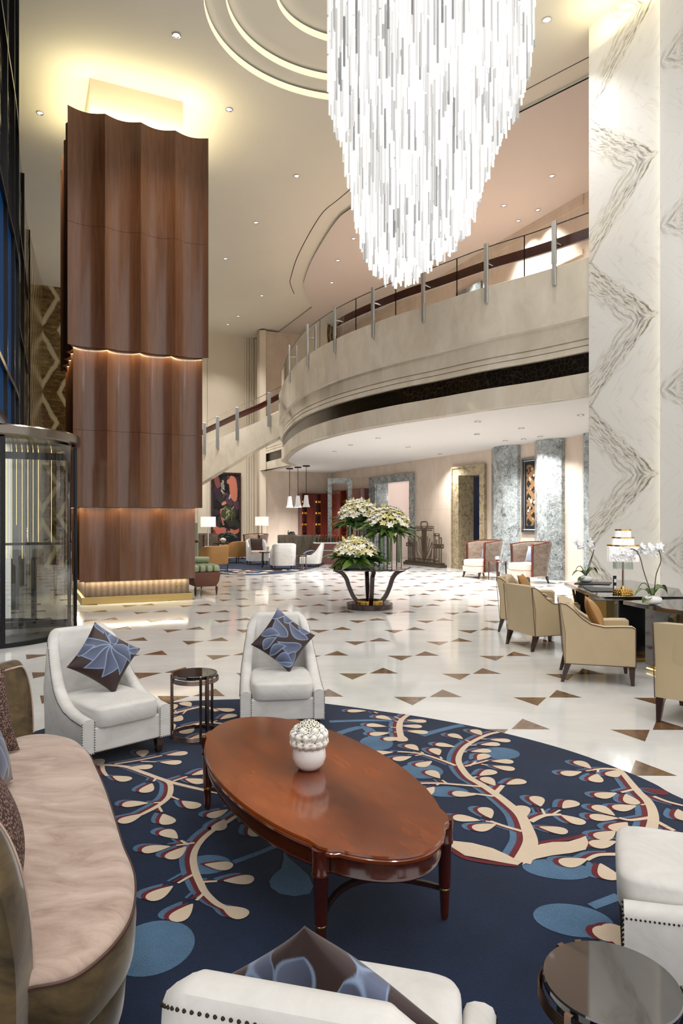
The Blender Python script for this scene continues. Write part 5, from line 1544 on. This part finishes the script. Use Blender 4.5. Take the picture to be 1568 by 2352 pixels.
def picture(label, loc, rz, w, h, fn, fw, fcol, inner=None, nx=70, nz=170):
    t = thing('framed_painting', label, 'painting', loc, rz)
    mb = MB()
    for x0, x1, z0, z1 in ((-w/2,w/2,h/2-fw,h/2),(-w/2,w/2,-h/2,-h/2+fw),(-w/2,-w/2+fw,-h/2+fw,h/2-fw),(w/2-fw,w/2,-h/2+fw,h/2-fw)): mb.box(x0,x1,-.06,0,z0,z1)
    mb.build('picture_frame', fcol, t, bevel=.008)
    canvas('canvas', w-2*fw, h-2*fw, nx, nz, fn, MT['art'], t, -.02)
    return t
pt = farpt(518); P0 = farL+AX*pt
Ypt = P0.y-.15
wpic = (551-485)/F*Ypt/math.cos(FRZ)*1.0
ztop = EYE+(1195-1085)/F*Ypt; zbot = EYE+(1195-1248)/F*Ypt
picture('tall dark abstract painting with salmon pink strokes on the far wall', (P0.x+.02, P0.y-.07, (ztop+zbot)/2), FRZ, wpic*.97, ztop-zbot, paint1, .09, MT['darkwood'])
def paint2(U, V):
    rr = random.Random(9); c = np.zeros(U.shape+(4,)); c[...] = srgb(22,28,34)
    m_ = (U > .2) & (U < .92) & (V > .07) & (V < .93); c[m_] = srgb(30,26,22)
    def disc(u, v, r, col_, ring=0):
        d = np.sqrt((U-u)**2+((V-v)*3.3)**2)
        mm = (d < r) if not ring else (np.abs(d-r) < ring)
        mm &= (U > .2) & (U < .92) & (V > .07) & (V < .93)
        c[mm] = srgb(*col_)
    for k in range(9): disc(.40+.25*(k % 2), .12+.09*k, .24, (118,90,62), .07)
    for k in range(36): disc(rr.uniform(.25,.88), rr.uniform(.09,.9), rr.uniform(.03,.08), rr.choice([(222,196,160),(176,132,84),(24,20,18),(120,84,52)]))
    ln = ((np.abs(U-.05) < .012) | (np.abs(U-.97) < .012) | (np.abs(V-.015) < .004) | (np.abs(V-.985) < .004)); c[ln] = srgb(200,204,206)
    return c
a_ = lx(1200); b_ = lx(1240)
pm = c0+(c1-c0).normalized()*((a_+b_)/2)
z1 = EYE+(1195-1053)/F*wallY(1203); z0 = EYE+(1195-1223)/F*wallY(1203)
picture('tall black framed artwork with gold ornaments between the grey marble pilasters', (pm.x-AX.x*.0, pm.y, (z0+z1)/2), RWZ, b_-a_, z1-z0, paint2, .06, MT['blackgloss'], nx=60, nz=180)

# ================================================================== BAR AREA AT THE BACK
def onback(px, off=0.0):
    for i in range(800):
        p = backL+AX*(i*.005)-BX*off
        if CX+F*p.x/p.y >= px: return Vector((p.x,p.y,0))
    return Vector((corner.x,corner.y,0))
hc = at(686, 1230, 27.0)
ho = thing('host_counter', 'brown veined marble counter standing before the beige back wall', 'counter', (hc.x, 27.0, 0), R(8))
mb = MB(); mb.box(-.83,.83,0,.5,0,1.02); mb.build('body', MT['counter_marble'], ho, bevel=.01)
mb = MB(); mb.box(-.80,.80,.05,.52,1.02,1.04); mb.build('counter_top', MT['darkwood'], ho)
t = thing('telephone', 'black desk telephone on the marble counter', 'telephone', (hc.x-.30,27.15,1.041), R(20))
mb = MB(); mb.loft([[Vector((x,y,z)) for x, y in ((-.13,y0),(.13,y0),(.13,y1),(-.13,y1))] for z, y0, y1 in ((0,-.1,.12),(.04,-.06,.12),(.13,.04,.12))]); mb.build('body', MT['blackgloss'], t, recalc=True)
mb = MB(); mb.tube([(-.10,-.04,.075),(-.10,.10,.16)], .028, 8); mb.build('handset', MT['blackgloss'], t)
def cabinet(label, loc, rz, cols, H, D=.45):
    t = thing('display_cabinet', label, 'cabinet', loc, rz)
    W = sum(w for k, w in cols); x = 0
    body = MB(); body.box(0, W, D-.03, D, 0, H); body.box(0, W, .0, D, H-.05, H); body.box(0, W, .0, D, 0, .1)
    for k, w in cols:
        body.box(x, x+.025, .0, D, .1, H-.05); x += w
    body.box(W-.025, W, 0, D, .1, H-.05); body.build('carcass', MT['redwood'], t, angle=None)
    x = 0
    for k, w in cols:
        if k == 'd':
            mb = MB(); mb.box(x+.02, x+w, -.02, .02, .1, H-.05); d = mb.build('door', MT['redwood'], t, bevel=.004)
            mb = MB(); mb.tube([(x+w-.08,-.035,1.0),(x+w-.08,-.035,1.5)], .01, 6); mb.build('handle', MT['chrome'], d)
        else:
            for j in range(4):
                z = .55+j*.52
                mb = MB(); mb.box(x+.025, x+w, .03, D-.03, z, z+.02); s = mb.build('shelf', MT['darkwood'], t, angle=None)
                mb = MB(); mb.box(x+.06, x+w-.035, D-.06, D-.035, z+.32, z+.40); mb.build('niche_light', MT['amber'], s, angle=None)
        x += w
    return t
p = onback(693, .5); q = onback(760, .5); L = (q-p).length
cabinet('dark red wooden display cabinet left of the marble-framed mirror on the back wall', p, FRZ, (('s',L*.17),('d',L*.28),('s',L*.19),('d',L*.36)), 2.85)
p = wallP(772, .48); q = wallP(852, .48); L = (Vector((q.x,q.y,0))-Vector((p.x,p.y,0))).length
cabinet('dark red wooden display cabinet behind the tall lilies beside the wide doorway', (p.x,p.y,0), RWZ, (('s',L*.15),('d',L*.28),('s',L*.17),('d',L*.40)), 2.95)
mb = MB(); w_ = .95
for x0, x1, za, zb in ((-w_/2,-w_/2+.16,0,3.25),(w_/2-.16,w_/2,0,3.25),(-w_/2+.16,w_/2-.16,3.05,3.25)): mb.box(x0,x1,-.08,.0,za,zb)
o = mb.build('trim_1', MT['grey_marble'], angle=None); pp = at(780,1195,26.6); o.location = (pp.x, pp.y, 0); o.rotation_euler = (0,0,R(5)); struct(o, 'grey marble portal frame between the two dark red cabinets')
# drinks bar with bottles
dbp = at(757, 1246, 25.2)
bt = thing('drinks_bar', 'dark red drinks bar with a pale top, behind the low lily planter', 'bar', (dbp.x, 25.2, 0), R(6))
mb = MB(); mb.box(-.55,.55,0,.5,0,.76); mb.build('body', MT['redwood'], bt, angle=None)
mb = MB(); mb.box(-.58,.58,-.03,.53,.76,.80); mb.build('bar_top', MT['blackwhite'], bt, angle=None)
for z in (.25,.5):
    mb = MB(); mb.box(-.5,.5,-.02,0,z,z+.02); mb.build('rail', MT['chrome'], bt, angle=None)
bot = None
for k, x in enumerate((-.48,-.36,-.25,-.14,-.02,.10,.20,.32,.44)):
    loc_ = (dbp.x+x, 25.35+.02*(k % 3)+x*.1, .801)
    lab = 'small dark bottle standing on the drinks bar behind the lilies'
    if bot is None:
        bot = thing('bottle', lab, 'bottle', loc_, 0, 'bottles on the drinks bar')
        mb = MB(); mb.lathe([(.035,0),(.038,.01),(.038,.14),(.014,.19),(.013,.25)], 14); mb.build('glass_body', MT['bottle'], bot)
        mb = MB(); mb.lathe([(.016,.25),(.016,.275)], 10); mb.build('cap', MT['gold'], bot)
    else: dup(bot, loc_, 0, lab, 'bottles on the drinks bar')

# pendant lamps
pend = None
for k, (px, yc, Y, lab) in enumerate(((665,1082,29.0,'leftmost of the three bright glass pendant lamps near the back corner'),(684,1078,28.3,'middle of the three bright glass pendant lamps near the back corner'),(703,1075,27.6,'rightmost of the three bright glass pendant lamps near the back corner'))):
    p = at(px, yc, Y); p.z = ZS
    if pend is None:
        pend = thing('pendant_lamp', lab, 'pendant lamp', p, 0)
        mb = MB(); mb.lathe([(.14,-.05),(.15,-.03),(.15,-.001)], 24); mb.build('canopy', MT['darkmetal'], pend)
        mb = MB(); mb.tube([(0,0,-.05),(0,0,-1.2)], .012, 6); mb.build('cord', MT['darkmetal'], pend)
        mb = MB(); mb.lathe([(.07,-1.2),(.09,-1.35),(.11,-1.55),(.16,-1.68)], 20, caps=False); mb.build('glass_shade', MT['crystal'], pend)
        mb = MB(); mb.ball((0,0,-1.36), .075, 12); mb.build('bulb', MT['lampglow'], pend)
    else: dup(pend, p, 0, lab)

# ================================================================== FAR LOUNGE
FR = MB()
fpts = [gp(*p) for p in ((500,1318),(560,1321),(620,1319),(680,1313),(725,1304),(744,1297),(742,1293),(700,1287),(640,1283),(560,1281),(500,1285),(470,1298),(475,1312))]
fpts = crom([Vector((p.x,p.y,0)) for p in fpts]+[Vector((fpts[0].x,fpts[0].y,0))], 5)[:-1]
fpts = fpts[::-1] if sum(fpts[i-1].x*fpts[i].y-fpts[i].x*fpts[i-1].y for i in range(len(fpts))) < 0 else fpts
FR.prism([(p.x,p.y) for p in fpts], .001, .012, 0)
rr = random.Random(8)
for k in range(70):
    cx_, cy_ = rr.uniform(-4.2,-.6), rr.uniform(20.3,22.4)
    a = rr.uniform(0,3.1); e = [(cx_+.22*math.cos(t_)*math.cos(a)-.09*math.sin(t_)*math.sin(a), cy_+.22*math.cos(t_)*math.sin(a)+.09*math.sin(t_)*math.cos(a)) for t_ in [2*PI*j/10 for j in range(10)]]
    RUGS = RUG; RUG = fpts
    ok = all(inside(Vector((x,y,0))) for x, y in e); RUG = RUGS
    if ok: FR.add([(x,y,.0135+k*.00003) for x, y in e], [tuple(range(10))], rr.choice((1,2,2,3)))
o = FR.build('rug', [MT['rug_navy'], MT['rug_blue'], MT['rug_cream'], MT['rug_maroon']], angle=None); tag(o, 'blue patterned rug in the far lounge behind the flower table', 'rug')
def tubchair(label, px, pyfoot, fdir, W, H, shell, seatm, D=.7, hf=.6, name='tub_chair', legz=.2, rec=.1, z=.014):
    p = gp(px, pyfoot); 
    t = thing(name, label, 'armchair', (p.x,p.y,z), face(*fdir))
    def pf(f): return interp(f, [0,.35,.7,1.0], [hf,hf,(hf+H)/2+.05,H])
    mb, tops = ushell(W, D*.9, legz, .09, hf, H, rec, .0, .14, pf)
    mb.v = [(x, y-D/2, zz) for x, y, zz in mb.v]; mb.build('shell', shell, t, angle=50)
    mb = MB(); mb.superell(W-.16, D-.1, .16, .3, .3, (0,-.04,.42), 24, 8); mb.build('seat_cushion', seatm, t)
    mb = MB(); mb.box(-W/2+.06,W/2-.06,-D/2+.01,D/2-.08,legz,.36); mb.build('seat_base', shell, t)
    for sx in (-1,1):
        for sy in (-1,1):
            mb = MB(); x, y = sx*(W/2-.07), sy*(D/2-.09); mb.tube([(x,y,0),(x,y,legz+.01)], [.016,.024], 4, square=True); mb.build('leg', MT['darkwood'], t)
    return t
wf = tubchair('white square armchair seen from behind on the far blue rug', 650, 1308, (-.25,.97), .78, .86, MT['whitechair'], MT['lightblue'], .75, .62, 'lounge_chair', .13, .06)
ws = gp(712, 1302)
dup(w1, (ws.x, ws.y, .014), face(-.95,.1), 'white slipper armchair in profile on the far blue rug, facing the wooden column')
o = pillow_mesh('cushion', .40, .14, MT['pillow'], 2, 40); o.matrix_world = Matrix.Translation((ws.x,ws.y,.50)) @ Matrix.Rotation(face(-.95,.1),4,'Z') @ Matrix.Translation((0,-.05,.0)) @ Matrix.Rotation(R(-72),4,'X'); tag(o, 'blue leaf cushion lying on the white chair of the far rug', 'cushion')
sd = gp(693, 1309)
dup(s1, (sd.x, sd.y, .014), R(10), 'small round black side table beside the white chairs of the far rug')
tubchair('white wing armchair with a dark brown cushion on the far rug', 590, 1297, (.3,-.95), .74, .92, MT['whitechair'], MT['seatpink'], .75, .66, 'wing_chair', .14, .08)
wc = gp(590, 1297); o = pillow_mesh('cushion', .46, .14, MT['darkbrown'], None, 20); o.matrix_world = Matrix.Translation((wc.x,wc.y,.74)) @ Matrix.Rotation(face(.3,-.95),4,'Z') @ Matrix.Translation((0,.08,0)) @ Matrix.Rotation(R(-14),4,'X'); tag(o, 'dark brown square cushion in the white wing chair', 'cushion')
st_ = gp(609, 1304); t = thing('stool_table', 'small dark wooden table between the wing chair and the white square chair', 'side table', (st_.x,st_.y,.014), 0)
mb = MB(); mb.lathe([(.0005,.50),(.22,.50),(.22,.53),(.0005,.53)], 20, caps=False); mb.build('table_top', MT['darkwood'], t)
for k in range(3):
    a = 2*PI*k/3; mb = MB(); mb.tube([(.2*math.cos(a),.2*math.sin(a),0),(.17*math.cos(a),.17*math.sin(a),.5)], .018, 6); mb.build('leg', MT['darkwood'], t)
tubchair('tan upholstered tub chair nearest the wooden column in the far lounge', 488, 1312, (-.7,.72), .86, .80, MT['tan'], MT['tan'], .8, .66, 'tub_chair', .22, .06)
tubchair('tan upholstered tub chair behind the nearer tan one in the far lounge', 545, 1293, (-.8,.6), .86, .82, MT['tan'], MT['tan'], .8, .68, 'tub_chair', .22, .06, .014)
d1 = barrel_chair('dark barrel chair with a small blue cushion behind the white wing chair', (gp(584,1284).x, gp(584,1284).y, .014), face(-.55,-.83), .86, .8, 1.02)
dup(d1, (gp(478,1284).x, gp(478,1284).y, .014), face(.75,-.6), 'taupe barrel chair below the left shaded lamp near the painting')
tb = gp(512, 1288); t = thing('lounge_table', 'dark round lounge table with white flowers between the tan chairs', 'table', (tb.x,tb.y,.014), 0)
mb = MB(); mb.lathe([(.0005,.66),(.5,.66),(.5,.70),(.0005,.70)], 28, caps=False); mb.build('table_top', MT['darkwood'], t)
mb = MB(); mb.lathe([(.28,0),(.28,.03),(.05,.06),(.05,.66)], 20); mb.build('pedestal', MT['darkwood'], t)
t = thing('flower_bowl', 'white flower bunch on the dark table of the far lounge', 'flowers in bowl', (tb.x,tb.y,.715), 0)
mb = MB(); mb.lathe([(.06,0),(.09,.05),(.08,.1)], 16); mb.build('bowl', MT['whiteceramic'], t)
mb = MB()
for k in range(14): mb.ball((.09*math.cos(k*2.4)*math.sqrt(k/14),.09*math.sin(k*2.4)*math.sqrt(k/14),.16-.004*k), .05, 8)
mb.build('flowers', MT['petal'], t)
def shaded_lamp(label, px, ytop, ybot, w, Y, zbase):
    p = at(px, 1195, Y); zt = EYE+(CY-ytop)/F*Y; zb = EYE+(CY-ybot)/F*Y; r = w/F*Y/2
    t = thing('floor_lamp', label, 'lamp', (p.x, Y, 0), 0)
    mb = MB(); mb.lathe([(.16,0),(.16,.03),(.03,.05)], 24); mb.build('base', MT['chrome'], t)
    mb = MB(); mb.tube([(0,0,.04),(0,0,zt-.05)], .022, 8); mb.build('pole', MT['chrome'], t)
    mb = MB(); mb.lathe([(r,zb),(r,zt)], 32, caps=False); mb.build('lamp_shade', MT['shade'], t)
    mb = MB(); mb.ball((0,0,(zt+zb)/2), .06, 10); mb.build('bulb', MT['lampglow'], t)
    return p
L1 = shaded_lamp('lamp with a white drum shade beside the wooden column, left of the painting', 478, 1187, 1210, 34, 24.6, 0)
L2 = shaded_lamp('lamp with a white drum shade behind the dark barrel chair, right of the painting', 601, 1187, 1207, 30, 28.6, 0)
# tufted bench beside the column
be = thing('tufted_bench', 'brown leather bench with a sage green tufted roll behind the wooden column', 'bench', (-3.22,15.36,0), R(115.5))
mb = MB(); mb.loft([[Vector((x,y,z)) for x, y in ((-.75-o_,-d),(.75,-d),(.75,d),(-.75-o_,d))] for z, d, o_ in ((.19,.22,-.05),(.30,.27,.0),(.44,.29,.03),(.50,.285,.02))]); mb.build('body', MT['brownleather'], be, recalc=True, angle=50)
mb = MB()
for k in range(3):
    for q in range(4): mb.superell(.40, .155, .17, .6, .5, (-.56+.39*k,-.225+.15*q,.57), 16, 10)
mb.build('tufted_roll', MT['green'], be)
mb = MB(); mb.lathe([(.0,-.26),(.07,-.26),(.08,0),(.07,.26),(.0,.26)], 16); mb.v = [(x+.1, z, y+.72) for x, y, z in mb.v]; mb.build('bolster', MT['green'], be)
for x, y in ((-.7,-.23),(-.7,.23),(.65,-.23),(.65,.23)):
    mb = MB(); mb.lathe([(.012,0),(.028,.14),(.022,.19)], 12, 0, (x,y,0)); mb.build('leg', MT['darkwood'], be)
t = thing('glass_screen', 'pale narrow standing panel at the right edge of the wooden column', 'panel', (gp(449,1330).x-.02, 19.0, 0), 0)
mb = MB(); mb.box(-.05,.05,-.03,.03,0,1.55); mb.build('panel', MT['green'], t, bevel=.01); mb = MB(); mb.box(-.055,.055,-.035,.035,1.0,1.06); mb.build('band', MT['gold'], t)

# ================================================================== REVOLVING DOOR
DC = Vector((-5.1, 9.6, 0)); DR = 1.26
rv = thing('revolving_door', 'curved glass revolving door drum with a bronze rimmed canopy at the left edge', 'revolving door', DC, 0)
mb = MB(); mb.lathe([(.0005,2.67),(DR-.1,2.67),(DR+.06,2.70),(DR+.08,2.72),(DR+.08,2.82),(DR+.06,2.84),(.0005,2.84)], 96, caps=False); mb.build('canopy', MT['canopy'], rv, angle=30)
def wallarc(a0, a1, name):
    mb = MB(); n = 40; ring = lambda r: [Vector((r*math.cos(R(a0+(a1-a0)*k/n)), r*math.sin(R(a0+(a1-a0)*k/n)), 0)) for k in range(n+1)]
    a = ring(DR); vs_ = [(p.x,p.y,.06) for p in a]+[(p.x,p.y,2.67) for p in a]
    mb.add(vs_, [(i,i+1,i+n+2,i+n+1) for i in range(n)]); return mb.build(name, MT['doorglass'], rv)
wallarc(-100, 20, 'curved_glass'); wallarc(80, 200, 'curved_glass')
mb = MB(); mb.lathe([(DR-.03,0),(DR+.03,0),(DR+.03,.06),(DR-.03,.06),(DR-.03,0)], 96, caps=False); mb.build('base_ring', MT['darkmetal'], rv, angle=30)
mb = MB(); mb.lathe([(.0005,.004),(DR-.03,.004)], 64, caps=False); mb.build('floor_mat', plain('door_mat', srgb(66,64,62), .35, var=.15, vscale=30), rv)
for a in (-100, -50, 20, 80, 140, 200):
    M = Matrix.Rotation(R(a), 4, 'Z'); mb = MB(); mb.box(DR-.03, DR+.03, -.03, .03, .0, 2.68, 0, M); mb.build('frame_post', MT['darkmetal'], rv)
for k in range(3):
    a = R(25+120*k); M = Matrix.Rotation(a, 4, 'Z')
    mb = MB(); mb.box(.04, DR-.08, -.005, .005, .12, 2.55, 0, M); wg = mb.build('door_wing', MT['doorglass'], rv, angle=None)
    mb = MB()
    for x0, x1, z0, z1 in ((.03,DR-.05,.06,.16),(.03,DR-.05,2.5,2.6),(DR-.10,DR-.05,.06,2.6)): mb.box(x0,x1,-.025,.025,z0,z1,0,M)
    mb.build('wing_frame', MT['darkmetal'], wg, angle=None)
    mb = MB(); mb.tube([M @ Vector((.1,-.06,1.28)), M @ Vector((DR-.15,-.06,1.28))], .018, 8); mb.build('push_bar', MT['chrome'], wg)
mb = MB(); mb.tube([(0,0,.02),(0,0,2.67)], .04, 12); mb.build('centre_post', MT['darkmetal'], rv)
for px in (15,27,38,51,64,76,88,118):
    Y = 10.15; x = (px-CX)/F*Y-DC.x
    mb = MB(); mb.tube([(x,Y-DC.y,1.05+.25*((px*7) % 3)),(x,Y-DC.y,2.67)], .0035, 5); mb.build('reflection_rod', MT['warmglow'], rv)  # glowing rods standing in for reflections in the drum glass
# ================================================================== LIGHT
def light(kind, name, loc, power, col=(1,1,1), size=.1, rot=None, spot=100, blend=.6, sizey=None):
    l = bpy.data.lights.new(name, kind); l.energy = power; l.color = col[:3]
    if kind == 'AREA':
        l.size = size
        if sizey: l.shape = 'RECTANGLE'; l.size_y = sizey
    else: l.shadow_soft_size = size
    if kind == 'SPOT': l.spot_size = R(spot); l.spot_blend = blend
    o = bpy.data.objects.new(name, l); COL.objects.link(o); o.location = loc
    if rot: o.rotation_euler = rot
    o['kind'] = 'structure'
    return o
WARM = (1,.965,.92); NEUT = (1,.975,.95)
for p, z in spots:
    if abs(z-ZC) < .01: light('SPOT', 'downlight_beam', (p.x,p.y,p.z-.03), 400, WARM, .08, None, 95, .7)
    elif abs(z-ZP) < .01: light('SPOT', 'downlight_beam', (p.x,p.y,p.z-.03), 480, NEUT, .08, None, 100, .7)
    else: light('SPOT', 'downlight_beam', (p.x,p.y,p.z-.03), 420, NEUT, .06, None, 120, .8)
# chandelier lamps
for x, y, z, e in ((1.3,10.4,6.6,300),(1.1,10.5,7.6,300),(1.5,10.5,8.6,300),(.9,10.3,5.9,200)):
    light('POINT', 'chandelier_lamp', (x,y,z), e, (1,.98,.95), .6)
# ceiling wash of the lobby in front (rows of lamps continuing towards the camera)
for x in (-2.2,1.4,4.0):
    for y in (1.2,4.2,7.2):
        light('SPOT', 'downlight_beam', (x,y,9.9), 170, (1,.97,.93), .25, None, 110, .8)
# column: glow at its top, and at each step of the cladding
M = Matrix.Translation((-5.086,12.68,0)) @ Matrix.Rotation(R(25),4,'Z')
YEL = (1,.88,.52)
for (u, v, w, h, a) in ((W0/2,.22,W0-.3,.2,0),(.22,W0/2,.2,W0-.3,0),(W0-.22,W0/2,.2,W0-.3,0)):
    q = M @ Vector((u,v,9.36)); o = light('AREA', 'column_cove_lamp', q, 26, YEL, w, (PI,0,R(25)), sizey=h)
for z, e, off in ((4.89,8,.06),(1.86,7,.17)):
    for u, v, w, h in ((W0/2,off,W0-.3,.03),(off,W0/2,.03,W0-.3)):
        q = M @ Vector((u,v,z)); light('AREA', 'column_step_lamp', q, e, (1,.82,.5), w, (0,0,R(25)), sizey=h)
q = M @ Vector((W0/2,.27,.43)); light('AREA', 'column_base_lamp', q, 9, (1,.9,.66), W0-.7, (0,0,R(25)), sizey=.03)
q = M @ Vector((.27,W0/2,.43)); light('AREA', 'column_base_lamp', q, 13, (1,.9,.66), .03, (0,0,R(25)), sizey=W0-.7)
# grazing lamps on the pilasters
for px in (1160,1255):
    p = wallP(px, .75); light('SPOT', 'pilaster_beam', (p.x,p.y,ZS-.05), 180, (.92,.97,1), .04, (R(-8),0,RWZ), 50, .5)
# wash of the upper mezzanine wall
for px in (1100,1200,1290):
    p = wallP(px, .6); light('SPOT', 'mezzanine_beam', (p.x,p.y,ZP-.05), 450, NEUT, .05, None, 70, .5)
# far lounge lamps and added fill
light('POINT', 'floor_lamp_bulb', (L1.x,24.6,1.56), 25, (1,.9,.75), .1)
light('POINT', 'floor_lamp_bulb', (L2.x,28.6,1.56), 45, (1,.9,.75), .1)
light('POINT', 'pendant_bulb', at(684,1155,28.3), 150, (1,.96,.9), .1)
for x, y in ((-4.8,26.5),(-6.6,27.5),(-1.6,29)): light('SPOT', 'far_fill', (x,y,9.7 if y < 31 and x < -3 else ZS-.05), 1000 if x < -3 else 850, NEUT, .1, None, 110, .8)  # spots without fixtures, added to brighten the far and back walls
light('POINT', 'corridor_lamp', c0+(c1-c0).normalized()*lx(905)+AX*1.5+Vector((0,0,2.6)), 45, NEUT, .2)
light('POINT', 'desk_lamp_bulb', (3.305,8.02,1.35), 14, (1,.93,.82), .1)
# yellow wash at the top of the white pillar
p = PIL-BX*1.0-AX*.35; light('AREA', 'pillar_cove_lamp', (p.x,p.y,ZC-.5), 12, (1,.86,.45), 1.6, (PI,0,PRZ), sizey=.3)

w = bpy.data.worlds.new('World'); SC.world = w; w.use_nodes = True
w.node_tree.nodes['Background'].inputs[0].default_value = (1,.985,.965,1); w.node_tree.nodes['Background'].inputs[1].default_value = 1.15

# ================================================================== CAMERA
cam = bpy.data.cameras.new('Camera'); co = bpy.data.objects.new('Camera', cam); COL.objects.link(co); SC.camera = co
co.location = (0,0,EYE); co.rotation_euler = (PI/2,0,0)
cam.sensor_fit = 'VERTICAL'; cam.sensor_height = 36.0; cam.lens = 36.0*F/2352; cam.sensor_width = 24
cam.shift_x = 0; cam.shift_y = (CY-1176)/2352.0
cam.clip_start = .02; cam.clip_end = 200
SC.view_settings.view_transform = 'Standard'; SC.view_settings.look = 'None'; SC.view_settings.gamma = 1; SC.view_settings.use_curve_mapping = False
SC.view_settings.exposure = 0.12
cy = SC.cycles
cy.max_bounces = 5; cy.diffuse_bounces = 3; cy.glossy_bounces = 3; cy.transmission_bounces = 3; cy.transparent_max_bounces = 16
cy.use_adaptive_sampling = True; cy.adaptive_threshold = .05; cy.adaptive_min_samples = 16
cy.caustics_reflective = False; cy.caustics_refractive = False
cy.sample_clamp_indirect = 4; cy.use_denoising = True; cy.blur_glossy = .5
